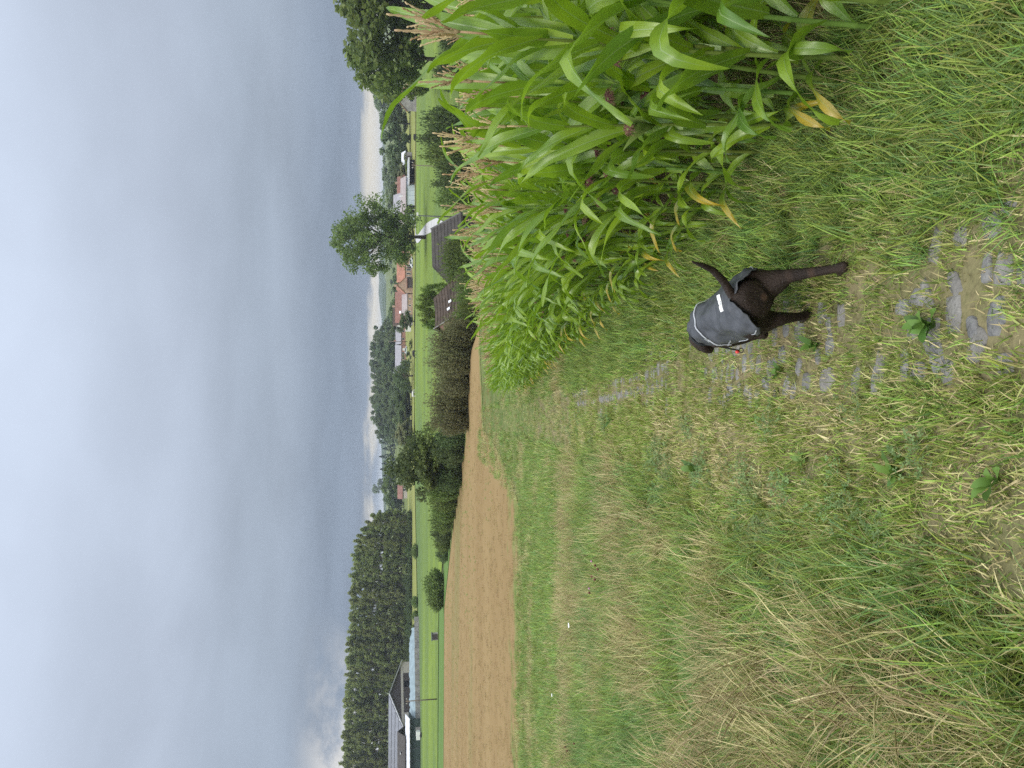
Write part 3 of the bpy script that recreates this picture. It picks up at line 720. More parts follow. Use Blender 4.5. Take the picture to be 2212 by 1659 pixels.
def broad(h, w, n, per, size, z0=.25, trunk_r=None, irr=.25, gaps=0.0):
    """rounded crown of n clumps around limbs; returns crown, trunk geometry"""
    cs, rs = [], []
    while len(cs) < n:
        u = tr_.uniform(-1, 1, 3)
        if np.dot(u, u) > 1 or np.dot(u, u) < .12 * (1 - gaps): continue
        z = z0 + (1 - z0) * (u[2] * .5 + .5); wz = math.sin(math.pi * min(1, max(.06, (z - z0) / (1 - z0) * .86 + .10))) ** .6
        ang = math.atan2(u[1], u[0]); k = 1 + irr * math.sin(ang * 2 + h) + irr * .6 * math.sin(ang * 3 + z * 9)
        cs.append((u[0] * w * .5 * wz * k, u[1] * w * .5 * wz * k, z * h * .96)); rs.append(w * tr_.uniform(.10, .17))
    top = max(c[2] for c in cs)
    limbs = [cs[i] for i in tr_.choice(n, min(n, 12), False)]
    return leaves(cs, rs, per, size, .8), trunk_geo(top * .85, trunk_r or h * .022, limbs)
def poplar_geo(h, w, per, size):
    cs, rs = [], []
    for k in range(46):
        s = tr_.random(); z = .10 + .89 * s; wz = (1 - .85 * s ** 3.6) * (.45 + .55 * min(1, s * 4)); a = tr_.uniform(0, 6.28); q = math.sqrt(tr_.random())
        cs.append((math.cos(a) * w * .42 * wz * q, math.sin(a) * w * .42 * wz * q, z * h)); rs.append(w * tr_.uniform(.10, .17))
    return leaves(cs, rs, per, size, 1.7), trunk_geo(h * .92, .26, [cs[i] for i in range(14)])
def willow_geo(h, w, per, size):
    cs, rs = [], []
    for k in range(40):
        a = tr_.uniform(0, 6.28); q = math.sqrt(tr_.random()) * w * .5; top = h * (1 - .5 * (q / (w * .5)) ** 2)
        for j in range(3):
            cs.append((math.cos(a) * q, math.sin(a) * q, max(h * .1, top - j * h * .16))); rs.append(w * .075)
    return leaves(cs, rs, per, size, 1.9), trunk_geo(h * .6, h * .03, cs[:10])
def shoot_bush(h, w, n, per, size):
    """shrub of upright shoots with leaves along them"""
    V, T = [], []; g = Geo(); st = Geo()
    for k in range(n):
        a = tr_.uniform(0, 6.28); q = math.sqrt(tr_.random()) * w * .5; hh = h * (1 - .55 * (q / (w * .5)) ** 2.2) * tr_.uniform(.7, 1.05)
        bx_, by_ = math.cos(a) * q * .7, math.sin(a) * q * .7; tx, ty = math.cos(a) * q * 1.15 + tr_.normal() * .1, math.sin(a) * q * 1.15 + tr_.normal() * .1
        s = tr_.random(per) ** .7; cs = np.c_[bx_ + (tx - bx_) * s, by_ + (ty - by_) * s, hh * s]
        V.append(cs + tr_.normal(0, .09 * w / 3, (per, 3)) * [1, 1, .8])
        if k % 3 == 0: v, f = tube([(bx_ * .5, by_ * .5, -.2), (tx, ty, hh * .9)], [.035, .008], 4); st.add(v, f)
    return leaves(np.concatenate(V), np.full(n * per, .05 * w / 3), 1, size, 1), st
def conifer_geo(h, w, per, size):
    cs, rs = [], []
    for k in range(40):
        s = (k + .5) / 40; rr = w * .5 * (1 - s) * tr_.uniform(.5, 1); a = k * 2.4
        cs.append((math.cos(a) * rr, math.sin(a) * rr, h * (.08 + .92 * s))); rs.append(w * .11 * (1.2 - s))
    return leaves(cs, rs, per, size, .6), trunk_geo(h * .95, h * .014, [])
KIND = {}
def kind(key, geos, mat): 
    KIND[key] = (geos[0].mesh('crown', mat, False), geos[1].mesh('trunk', M_bark))
kind('oak1', broad(10, 8.5, 46, 130, .34), M_fa); kind('oak2', broad(10, 7.5, 40, 140, .34, irr=.3), M_fa); kind('oak3', broad(10, 9, 46, 130, .34, .12), M_fd)
kind('dark1', broad(10, 8, 40, 120, .40, .08), M_fd); kind('olive1', broad(10, 8, 40, 120, .40, .12, irr=.3), M_fo); kind('light1', broad(10, 8, 36, 110, .38, .15), M_fy)
kind('far1', broad(10, 8, 26, 90, .52, .06), M_ff); kind('far2', broad(10, 7, 24, 90, .52, .04, irr=.35), M_ffd); kind('far3', broad(10, 8.5, 26, 90, .5, .05), M_ff)
kind('pop1', poplar_geo(26, 4.6, 100, .48), M_fp); kind('pop2', poplar_geo(26, 4.2, 100, .46), M_fp); kind('pop3', poplar_geo(26, 5.0, 100, .48), M_fp)
kind('wil', willow_geo(10, 9, 26, .42), M_fw); kind('con', conifer_geo(10, 4.6, 50, .45), M_fc)
kind('reed1', shoot_bush(4.6, 3.4, 150, 26, .17), M_fo); kind('reed2', shoot_bush(4.6, 3.2, 150, 26, .17), M_fo); kind('bush1', shoot_bush(3.4, 4.0, 150, 28, .20), M_fa)
kind('bush2', shoot_bush(3.4, 4.4, 150, 28, .20), M_fd); kind('bushl', shoot_bush(3.0, 3.6, 120, 28, .19), M_fy)
KH = {k: max(v.co.z for v in KIND[k][0].vertices) for k in KIND}
KW = {k: 2 * float(np.percentile([abs(v.co.x) for v in list(KIND[k][0].vertices)[::7]], 97)) for k in KIND}
def tree(name, k, py, Y, Vtop, wpx, label, cat='tree', group=None, Vref=900):
    """crown top seen at height Vtop, wpx wide, standing on the ground at distance Y"""
    b = base(py, Y, Vref); top = P(Vtop, py, Y).z; hz = max(1.2, top - b.z); sz = hz / KH[k]; sx = wpx * Y / F / KW[k]
    o = thing(name, b, tr_.uniform(0, 6.28), label, cat, group); o.scale = (sx, sx, sz)
    link('crown', KIND[k][0], o); link('stem' if k.startswith(('reed', 'bush')) else 'trunk', KIND[k][1], o)
    return o
# lone tall tree in the middle, its own open crown
cs = []; rs = []
for (px, V, n, sp) in ((520, 738, 7, 26), (490, 765, 7, 24), (545, 765, 7, 24), (515, 790, 6, 26), (470, 790, 4, 16), (560, 795, 4, 16), (455, 815, 4, 16), (480, 840, 6, 22), (520, 835, 4, 26),
                       (545, 850, 5, 20), (505, 865, 6, 26), (465, 855, 3, 14), (535, 880, 3, 16), (575, 815, 2, 12), (560, 865, 2, 12), (485, 880, 3, 14)):
    for _ in range(int(n * 2.6)):
        p = P(V + tr_.normal() * sp * .5, px + tr_.normal() * sp * .66, 178); cs.append((p.x, tr_.normal() * 3.2, p.z)); rs.append(tr_.uniform(1.0, 2.1))
b0 = base(512, 178); cs = [(x - b0.x, y, z - b0.z) for x, y, z in cs]
o = thing('lone_tree', b0, 0, 'tall lone tree with open airy crown standing by the lane', 'tree')
part('crown', leaves(cs, rs, 115, .42), M_fa, o); part('trunk', trunk_geo(17, .42, [cs[i] for i in range(0, len(cs), 3)]), M_bark, o, smooth=True)
# big trees at the field's right end
tree('broadleaf_tree', 'oak1', 15, 124, 716, 270, 'huge leafy tree, larger of the pair behind the corn', group='big trees behind the corn', Vref=940)
tree('broadleaf_tree', 'oak2', 128, 128, 742, 150, 'tall leafy tree, narrower of the pair behind the corn', group='big trees behind the corn', Vref=940)
tree('broadleaf_tree', 'light1', 188, 150, 812, 62, 'small yellowish green tree beside the red gabled house', Vref=920)
for py, V, w in ((236, 838, 56), (268, 828, 60), (302, 818, 62), (334, 830, 50), (362, 838, 46), (392, 846, 50), (425, 842, 48), (450, 850, 44)):
    tree('broadleaf_tree', ('dark1', 'oak3', 'far2')[py % 3], py, 300 + py % 23, V, w, 'dark leafy tree in the grove beyond the farm sheds', group='dark grove beyond the farm sheds')
for py, V, w in ((210, 806, 60), (195, 800, 50), (225, 812, 50), (250, 818, 50), (370, 824, 60), (405, 832, 60), (440, 836, 60)):
    tree('broadleaf_tree', 'far1', py, 560 + py % 40, V, w, 'bluish tree on the ridge beyond the dark grove', group='ridge trees beyond the grove')
tree('broadleaf_tree', 'olive1', 385, 285, 858, 60, 'olive green tree behind the small white roofed shed')
tree('broadleaf_tree', 'light1', 356, 275, 874, 26, 'small light green tree beside the white roofed shed')
for py, V, w, k in ((560, 852, 50, 'oak3'), (590, 858, 40, 'oak1'), (628, 848, 40, 'dark1'), (655, 846, 46, 'far1'), (700, 842, 40, 'dark1'), (605, 846, 44, 'far2'), (672, 838, 50, 'far1')):
    tree('broadleaf_tree', k, py, 335 + py % 11, V, w, 'green tree standing behind the orange roofed farmhouse', group='trees behind the farmhouse')
tree('dark_tree', 'dark1', 694, 262, 862, 44, 'dense dark tree beside the white rendered house')
tree('broadleaf_tree', 'light1', 745, 285, 883, 26, 'small round tree on the hay meadow')
# wood on the hillside
wd = np.random.default_rng(5)
for i in range(95):
    py = 690 + 262 * (i + .5) / 95 + wd.normal() * 4; rowv = i % 5
    if rowv > 2 and py < 800: continue
    ridge = np.interp(py, [690, 720, 760, 900, 925, 950], [838, 811, 799, 798, 804, 828])
    V = ridge + (0, 10, 24, 38, 54)[rowv] + wd.normal() * 2.5
    tree('wood_tree', ('far1', 'far2', 'far3')[int(wd.integers(3))], py, (560, 510, 450, 390, 335)[rowv], V, wd.uniform(26, 38), 'leafy tree in the wood on the far hillside', group='trees of the hillside wood')
tree('willow', 'wil', 812, 275, 846, 62, 'pale green round willow at the pasture edge')
for py, V, w, k in ((862, 850, 46, 'dark1'), (895, 856, 50, 'oak3'), (845, 872, 34, 'far2'), (920, 872, 40, 'oak2'), (835, 862, 40, 'far1'), (878, 868, 40, 'olive1'), (908, 846, 44, 'far3'), (948, 862, 36, 'dark1'), (782, 868, 36, 'far1')):
    tree('broadleaf_tree', k, py, 290, V, w, 'dark green tree right of the round bush before the wood', group='dark trees before the hillside wood')
tree('round_tree', 'olive1', 936, 262, 852, 50, 'round olive tree at the pasture edge before the wood')
for py, V in ((955, 822), (968, 826), (985, 818), (1000, 824), (1012, 820), (1026, 826)):
    tree('conifer', 'con', py, 640, V, 15, 'dark bluish conifer on the far rise', group='conifers on the far rise')
for py, V, w in ((1052, 803, 22), (1040, 816, 16)): tree('far_tree', 'far1', py, 1100, V, w, 'bluish tree standing alone on the far ridge', group='trees on the far ridge')
for py, V, w, k in ((1050, 822, 38, 'oak1'), (1075, 826, 40, 'oak3'), (1095, 838, 34, 'far1'), (1108, 830, 36, 'dark1'), (1030, 834, 30, 'far2'), (1085, 850, 30, 'far3')):
    tree('broadleaf_tree', k, py, 420, V, w, 'rounded tree at the end of the poplar row', group='rounded trees at the poplar row end')
# row after row of poplars
pr = np.random.default_rng(9); i = 0; py = 1112.0
while py < 1790:
    for rowv, (dY, dv, off) in enumerate(((0, 0, 0), (16, 4, 8))):
        V = np.interp(py, [1100, 1125, 1150, 1200, 1350, 1500, 1660], [812, 788, 770, 757, 750, 741, 735]) + pr.normal() * 2.6 + dv
        tree('poplar', ('pop1', 'pop2', 'pop3')[int(pr.integers(3))], py + off, 292 + dY + pr.normal() * 2, V, pr.uniform(19, 26), 'slim tall poplar in the dense plantation beyond the barn', group='poplars of the plantation')
    py += 13.0 + pr.normal() * 1.2
for py in np.arange(1120, 1660, 34): tree('undergrowth_bush', 'bush2', float(py), 288, 874 + pr.normal() * 3, 34, 'dark bush under the poplars', 'bush', 'undergrowth below the poplars')
# tall olive hedge at the stubble's right end, then the round tree and shrubs
hd = np.random.default_rng(14)
for i, (py, V) in enumerate(((712, 945), (735, 918), (757, 910), (780, 912), (803, 918), (826, 922), (848, 915), (870, 912), (893, 910), (915, 918), (745, 935), (790, 935), (835, 938), (880, 932))):
    tree('hedge_shrub', ('reed1', 'reed2')[i % 2], py, 71 + (i > 9) * -1.5 + hd.normal() * .6, V, 46, 'tall olive brown shrub of the hedge behind the stubble', 'shrub', 'tall hedge behind the stubble', 1000)
tree('round_crowned_tree', 'oak3', 1003, 82, 826, 118, 'dense round dark tree rising from the hedge behind the stubble', Vref=985)
tree('round_crowned_tree', 'oak1', 985, 80, 890, 100, 'lower leafy tree leaning against the round dark tree', Vref=985)
for i, (py, V, Y, w, k) in enumerate(((940, 930, 76, 54, 'bush2'), (975, 925, 77, 60, 'bush2'), (1030, 925, 80, 60, 'bush2'), (1058, 905, 84, 46, 'bush1'), (1080, 915, 87, 46, 'bush1'), (1105, 922, 90, 42, 'bush1'),
                                      (1128, 920, 94, 44, 'bush1'), (1150, 925, 98, 40, 'bush2'), (1172, 932, 101, 40, 'bush1'), (1195, 938, 104, 36, 'bush2'))):
    tree('hedge_bush', k, py, Y, V, w, 'dark green bush in the low hedge beside the round tree', 'bush', 'low hedge beside the round tree', 980)
for py, V, w in ((1262, 908, 60), (1292, 916, 50)): tree('lone_bush', 'bush1', py, 114, V, w, 'feathery grey green bush standing alone behind the stubble', 'bush', 'lone bushes behind the stubble', 960)
# bushes behind the corn and round the dark roofed houses
for py, V, Y, w, k in ((262, 900, 104, 60, 'bush2'), (300, 892, 106, 64, 'bush2'), (335, 898, 104, 56, 'bush1'), (395, 925, 100, 60, 'bush2'), (430, 930, 98, 54, 'bush1'), (365, 932, 100, 44, 'bush2'), (60, 935, 118, 90, 'bush2'), (150, 930, 118, 80, 'bush2')):
    tree('leafy_bush', k, py, Y, V, w, 'dark leafy bush behind the corn on the lamp post side', 'bush', 'bushes behind the corn', 970)
for py, V, w in ((535, 940, 46), (560, 938, 46), (585, 942, 46), (608, 950, 40), (515, 958, 38), (572, 950, 44)): tree('garden_shrub', 'bush1', py, 83.5, V, w, 'leafy shrub against the grey gabled house', 'shrub', 'shrubs against the grey gabled house', 970)
for py, V, w in ((628, 905, 30), (645, 897, 30), (665, 893, 32), (685, 900, 30), (700, 908, 26)): tree('garden_tree', 'light1', py, 112, V, w, 'small light green tree behind the brown tiled house', 'tree', 'light green trees behind the brown roof', 930)
for py in (694, 710, 724): tree('leafy_shrub', 'reed1', py, 77, 938, 44, 'olive shrub hiding the pink gable of the brown tiled house', 'shrub', 'shrubs before the pink gable', 970)
for py, V, Y, w in ((600, 972, 74, 40), (622, 970, 73, 40), (644, 972, 72, 40), (664, 975, 71, 38), (680, 972, 72, 36)): tree('low_shrub', 'bush1', py, Y, V, w, 'low leafy shrub before the brown tiled house wall', 'shrub', 'low shrubs before the brown tiled house', 985)
for py, w in ((1330, 20), (1355, 16), (1392, 22), (1190, 30), (1300, 26)): tree('scrub_bush', 'bush1', py, 232, 886, w, 'small scrubby bush at the far pasture edge', 'bush', 'scrub along the far pasture edge')
# far country
M_hill = mat_field('far_woodland', (.040, .062, .028), (.055, .075, .032), (.075, .085, .04), .006, .02)
def hills(pts, Y, thick, label):
    n = 160; px = np.linspace(pts[0][0], pts[-1][0], n); V = np.interp(px, [p[0] for p in pts], [p[1] for p in pts]) + 1.6 * (fbm(px * .06, px * 0 + Y) - .5) * 2
    g = Geo(); v = []; f = []
    for i in range(n):
        p = P(V[i], px[i], Y); zb = -14.0; top = p.z
        for s, hh in ((-1, 0), (-.45, .62), (0, 1), (.5, .6), (1, 0)): v.append((p.x, Y + s * thick, zb + (top - zb) * hh))
    for i in range(n - 1):
        for j in range(4): f.append((i * 5 + j, i * 5 + j + 1, (i + 1) * 5 + j + 1, (i + 1) * 5 + j))
    g.add(v, f); link('hills', g.mesh('hills', M_hill), kind='structure', label=label, cat='hill')
hills([(-500, 822), (100, 822), (400, 828), (520, 822), (590, 818), (650, 818), (690, 824), (760, 832)], 2300, 260, 'blue wooded hill far beyond the farmhouse')
hills([(560, 840), (640, 826), (720, 830), (900, 828), (960, 824), (1050, 826), (1120, 830), (1300, 834)], 1500, 160, 'far wooded rise beyond the hillside wood')
hills([(1000, 838), (1200, 826), (1500, 822), (1660, 818), (2300, 822)], 2300, 240, 'far blue hill beyond the poplars')
fr = np.random.default_rng(31)
for i in range(46):
    py = fr.uniform(150, 1130); tree('far_tree', ('far1', 'far2')[i % 2], py, fr.uniform(640, 900), 843 + fr.normal() * 3, fr.uniform(12, 22), 'distant tree in the hedgerows at the far end of the valley', group='distant valley hedgerow trees')

# ------------------------------------------------------------------ corn
def mat_cornleaf(name, top, bright, old=0.0):
    m, t = newmat(name)
    oi = N('ShaderNodeObjectInfo', t); u = attr(t, 'u'); w = attr(t, 'w')
    geo = N('ShaderNodeNewGeometry', t)
    mp_ = N('ShaderNodeCombineXYZ', t)
    t.links.new(mathn('MULTIPLY', u, 9, tree=t), mp_.inputs[0]); t.links.new(mathn('MULTIPLY', w, 1.2, tree=t), mp_.inputs[1])
    t.links.new(mathn('MULTIPLY', oi.outputs['Random'], 50, tree=t), mp_.inputs[2])
    st = noise(t, 1.6, 3, mp_.outputs[0])
    blot = noise(t, 6, 4, geopos(t))
    c = mixc(maprange(st, .3, .7, tree=t), tuple(x * .82 for x in top), tuple(x * 1.22 for x in top), t)
    c = mixc(maprange(blot, .4, .75, 0, .5, tree=t), c, bright, t)
    c = mixc(maprange(oi.outputs['Random'], 0, 1, 0, .6, tree=t, smooth=False), c, bright, t)
    if old:
        fac = mathn('ADD', w, mathn('MULTIPLY', mathn('SUBTRACT', blot, .5, tree=t), .7, tree=t), tree=t)
        c = mixc(maprange(fac, 1 - old, 1.15 - old * .5, tree=t), c, (.52, .37, .04), t)
        c = mixc(maprange(fac, 1.0, 1.12, tree=t), c, (.40, .26, .12), t)
    rib = maprange(mathn('ABSOLUTE', u, tree=t), .03, .11, 1, 0, tree=t)
    c = mixc(mathn('MULTIPLY', rib, maprange(w, .75, 1, .75, .1, tree=t), tree=t), c, (.30, .40, .17), t)
    bmp = N('ShaderNodeTexWave', t); bmp.inputs['Scale'].default_value = 1.0
    p = principled(t, c, .32, .7, 0, st, .35, .003)
    tr = N('ShaderNodeBsdfTranslucent', t)
    t.links.new(mixc(.55, c, (.30, .50, .02), t), tr.inputs[0])
    mx = N('ShaderNodeMixShader', t); mx.inputs[0].default_value = .42
    t.links.new(p, mx.inputs[1]); t.links.new(tr.outputs[0], mx.inputs[2])
    out(t, mx.outputs[0]); return m
M_cl = mat_cornleaf('corn_leaf', (.115, .225, .036), (.35, .48, .02))
M_clo = mat_cornleaf('corn_leaf_old', (.12, .20, .03), (.17, .26, .025), .62)
M_cs = foliage('corn_stalk', (.11, .19, .035), (.17, .25, .05), .1)
M_tas = foliage('corn_tassel', (.44, .31, .16), (.60, .49, .28), .2, objvar=.18)
M_husk = foliage('corn_husk', (.14, .23, .05), (.20, .29, .08), .2)
M_silk = foliage('corn_silk', (.16, .075, .06), (.36, .20, .15), .2, tcol=(.3, .12, .1))
CORN_MATS = [M_cl, M_clo, M_cs, M_tas, M_husk, M_silk]

def corn_leaf(rng, L_, W_, th0, bend, twist=0.0, wav=.016, kink=None, rows=15, m=0):
    g = Geo(); us = [-1, -.52, -.1, 0, .1, .52, 1] if rows > 10 else [-1, 0, 1]; nu = len(us)
    x = z = yy = 0.0; th = th0; v = []; A = []; ph1, ph2 = rng.uniform(0, 6.3, 2); fq = rng.uniform(9, 15)
    side = rng.normal() * .12
    for i in range(rows):
        s = i / (rows - 1)
        th = th0 + bend * s ** 1.6
        if kink and s > kink[0]: th += kink[1] * min(1, (s - kink[0]) / .12)
        if i:
            dl = L_ / (rows - 1); x += math.sin(th) * dl; z += math.cos(th) * dl; yy += side * dl * s * 2
        wd = W_ * .5 * (min(1, .45 + 2.6 * s) if s < .22 else 1.0) * max(0.02, (1 - ((s - .22) / .78) ** 2.3 if s > .22 else 1))
        tw = twist * s ** 1.3
        nrm = Vector((-math.cos(th), 0, math.sin(th)))
        sd_ = Vector((0, 1, 0))
        a = sd_ * math.cos(tw) + nrm * math.sin(tw); b = nrm * math.cos(tw) - sd_ * math.sin(tw)
        for q in us:
            fold = .30 * abs(q) * wd * (1 - .6 * s)
            ed = abs(q) ** 2 * wav * math.sin(fq * s + (ph1 if q < 0 else ph2)) * (1 if rows > 10 else 0) * min(1, s * 4)
            p = Vector((x, yy, z)) + a * (q * wd) + b * (fold + ed)
            v.append(tuple(p)); A.append((q, s))
    f = [(i * nu + k, i * nu + k + 1, (i + 1) * nu + k + 1, (i + 1) * nu + k) for i in range(rows - 1) for k in range(nu - 1)]
    A = np.array(A); g.add(v, f, .5, A[:, 0], A[:, 1], m); return g
cr_ = np.random.default_rng(3)
LEAF = {'low': [], 'mid': [], 'top': []}
for k in range(9):
    LEAF['low'].append(corn_leaf(cr_, cr_.uniform(.5, .68), cr_.uniform(.058, .072), rad(cr_.uniform(28, 48)), rad(cr_.uniform(70, 120)), cr_.normal() * .7,
                                 kink=(cr_.uniform(.35, .6), rad(cr_.uniform(20, 60))) if k % 2 else None, m=1 if k % 4 == 0 else 0))
for k in range(12):
    LEAF['mid'].append(corn_leaf(cr_, cr_.uniform(.78, .98), cr_.uniform(.075, .10), rad(cr_.uniform(20, 40)), rad(cr_.uniform(12, 72)), cr_.normal() * .6,
                                 kink=(cr_.uniform(.5, .75), rad(cr_.uniform(40, 90))) if k % 3 == 0 else None))
for k in range(8):
    LEAF['top'].append(corn_leaf(cr_, cr_.uniform(.5, .72), cr_.uniform(.065, .088), rad(cr_.uniform(12, 26)), rad(cr_.uniform(12, 60)), cr_.normal() * .5))
LEAFM = {k: [g.mesh('corn_leaf', CORN_MATS) for g in v] for k, v in LEAF.items()}

def tassel(rng, nb, detail=True):
    g = Geo()
    def spike(p0, d, ln, r):
        pts = []; rr = []; n = 15 if detail else 4
        d = Vector(d).normalized(); sag = rng.uniform(.0, .25)
        for i in range(n):
            s = i / (n - 1); p = Vector(p0) + d * (ln * s); p.z -= sag * ln * s * s
            pts.append(p + Vector(rng.normal(0, .0016, 3))); rr.append(r * (1.25 if i % 2 else .6) * (1 - .45 * s) if 0 < i < n - 1 else r * .4)
        v, f = tube(pts, rr, 5 if detail else 3); g.add(v, f, rng.uniform(0, 1))
    spike((0, 0, 0), (rng.normal() * .06, rng.normal() * .06, 1), rng.uniform(.30, .40), .0085 if detail else .011)
    for k in range(nb):
        a = rng.uniform(0, 6.28); e = rng.uniform(.22, .62)
        spike((0, 0, rng.uniform(.01, .11)), (math.cos(a) * e, math.sin(a) * e, 1), rng.uniform(.14, .25), .0062 if detail else .008)
    v, f = tube([(0, 0, -.18), (0, 0, .02)], [.006, .005], 5); g.add(v, f, .2, m=0)
    return g
TAS = [tassel(cr_, int(cr_.integers(3, 9))) for _ in range(6)]
for g in TAS: g.Mi = [3] * len(g.Mi)
TASM = [g.mesh('tassel', CORN_MATS) for g in TAS]

def stalk(rng, h):
    g = Geo(); pts = []; rr = []
    n = 12
    for i in range(n):
        s = i / (n - 1); r = .0125 * (1 - .62 * s)
        for dz, k in ((-.012, 1), (0, 1.28), (.012, 1)):
            pts.append((.012 * math.sin(s * 5 + h * 9), 0.01 * math.sin(s * 4), max(-.03, h * s + dz - .0))); rr.append(r * k)
    v, f = tube(pts, rr, 7); g.add(v, f, .5, m=2); return g
STK = [stalk(cr_, h) for h in (1.62, 1.68, 1.74, 1.78)]
STKM = [g.mesh('stalk', CORN_MATS) for g in STK]
STKH = (1.62, 1.68, 1.74, 1.78)

def ear(rng):
    g = Geo()
    prof = [(0, .010), (.02, .018), (.08, .022), (.14, .020), (.19, .012), (.205, .007)]
    v, f = tube([(.012 * math.sin(z * 12), 0, z) for z, r in prof], [r for z, r in prof], 9); g.add(v, f, .5, m=4)
    for k in range(3):
        lf = corn_leaf(rng, .2, .045, rad(8 + 6 * k), rad(30), .3, .004, rows=8); 
        g.merge(lf, Matrix.Rotation(k * 2.1, 4, 'Z') @ Matrix.Translation((.018, 0, .03)), m=4)
    return g
def silk(rng):
    g = Geo()
    for k in range(150):
        a = rng.uniform(0, 6.28); r = rng.uniform(.002, .008); d = Vector((math.cos(a), math.sin(a), rng.uniform(.2, 1.6))).normalized()
        p = Vector((math.cos(a) * r, math.sin(a) * r, .195)); ln = rng.uniform(.018, .05); pts = []
        for i in range(5):
            s = i / 4; q = p + d * (ln * s); q.z -= ln * .9 * s * s; q += Vector(rng.normal(0, .006, 3)) * s; pts.append(q)
        v, f = tube(pts, [.0012] * 5, 3, False); g.add(v, f, rng.uniform(0, 1), m=5)
    return g
EAR = [ear(cr_) for _ in range(3)]; SILK = [silk(cr_) for _ in range(3)]
EARM = [g.mesh('ear', CORN_MATS) for g in EAR]; SILKM = [g.mesh('silk', CORN_MATS) for g in SILK]

def plan_plant(rng):
    """list of (part, kind, index, matrix)"""
    parts = []; si = int(rng.integers(4)); h = STKH[si]
    parts.append(('stalk', 'stalk', si, Matrix.Identity(4)))
    az = 0.0; n = 12
    for i in range(n):
        s = i / (n - 1); z = .16 + (h - .24) * s
        kd = 'low' if i < 3 else ('top' if i > 8 else 'mid')
        k = int(rng.integers(len(LEAF[kd]))); a = az + (math.pi if i % 2 else 0) + rng.normal() * .28
        sc = rng.uniform(.88, 1.1)
        parts.append(('leaf', kd, k, Matrix.Translation((0, 0, z)) @ Matrix.Rotation(a, 4, 'Z') @ Matrix.Translation((.006, 0, 0)) @ Matrix.Diagonal((sc, sc, sc, 1))))
    parts.append(('tassel', 'tassel', int(rng.integers(6)), Matrix.Translation((.012 * math.sin(5 + h * 9), 0, h + .14)) @ Matrix.Rotation(rng.uniform(0, 6), 4, 'Z')))
    for e in range(int(rng.integers(1, 3))):
        a = rng.uniform(0, 6.28)
        parts.append(('ear', 'ear', int(rng.integers(3)), Matrix.Translation((0, 0, rng.uniform(.85, 1.08))) @ Matrix.Rotation(a, 4, 'Z') @ Matrix.Rotation(rad(rng.uniform(14, 26)), 4, 'Y')))
    return parts
PLANS = [plan_plant(cr_) for _ in range(9)]
def geo_of(kind, i): return {'stalk': STK, 'tassel': TAS, 'ear': EAR, 'silk': SILK}.get(kind, LEAF.get(kind))[i]
def mesh_of(kind, i): return {'stalk': STKM, 'tassel': TASM, 'ear': EARM, 'silk': SILKM}.get(kind, LEAFM.get(kind))[i]
PLANTM = []
for pl in PLANS[:7]:
    g = Geo()
    for nm, kd, i, mt in pl:
        g.merge(geo_of(kd, i), mt)
        if kd == 'ear': g.merge(SILK[i], mt)
    PLANTM.append(g.mesh('corn_plant', CORN_MATS))

# every plant of the field: rows run along the field edge
def back_edge(x): return 29.5 + (x + .3) * 1.05 if x > -.3 else 29.5
spots = []
for row in range(0, 48):
    yv = 2.45 + R.uniform(0, .15)
    while yv < 70:
        xv = float(xedge(yv)) + .09 + row * .72 + R.normal() * .03
        if xv < .60 * yv + 2.2 and yv < back_edge(xv) and (row < 6 or R.random() < .8):
            spots.append((row, xv, yv))
        yv += .132 + R.normal() * .02
# the plants that show largest: front rows first, weighted by distance
def rank(s): return s[2] * (1, 1.75, 2.8, 4.5)[s[0]] if s[0] < 4 else 1e6 + s[2]
spots.sort(key=rank)
near, rest = spots[:300], spots[300:]
ROWN = ('outermost row', 'second row', 'third row', 'fourth row')
def stretch(yv): return 'before the walking dog' if yv < 2.6 else ('level with the walking dog' if yv < 4.4 else ('just beyond the dog' if yv < 10 else ('along the middle of the track' if yv < 19 else 'towards the stubble field corner')))
for row, xv, yv in near:
    pl = PLANS[R.integers(len(PLANS))]
    sc = R.uniform(.80, .90) * (1.06 if yv < 3.3 else 1)
    root = link('corn_plant', None, None, (xv, yv, Hf(xv, yv) + .012), (R.normal() * .035, R.normal() * .035, R.uniform(0, 6.28)), sc,
                label='green tasselled corn plant in the %s, %s' % (ROWN[row], stretch(yv)), cat='corn plant', group='corn plants along the field edge')
    root.empty_display_size = .1
    for nm, kd, i, mt in pl:
        if yv < 1.9 and kd == 'tassel': pass
        o = bpy.data.objects.new(nm, mesh_of(kd, i)); C.objects.link(o); o.parent = root; o.matrix_local = mt
        if kd == 'ear':
            q = bpy.data.objects.new('silk', SILKM[i]); C.objects.link(q); q.parent = o
rp = np.array([(a, b) for _, a, b in rest]); nr = len(rp)
scatter('corn_crop', np.c_[rp, H(rp[:, 0], rp[:, 1]) + .01], np.c_[R.normal(0, .04, (nr, 2)), R.uniform(0, 6.28, nr)], R.uniform(.80, .92, nr),
        R.integers(0, 7, nr), PLANTM, 'dense crop of green corn with tan tassels behind the edge rows', 'corn')

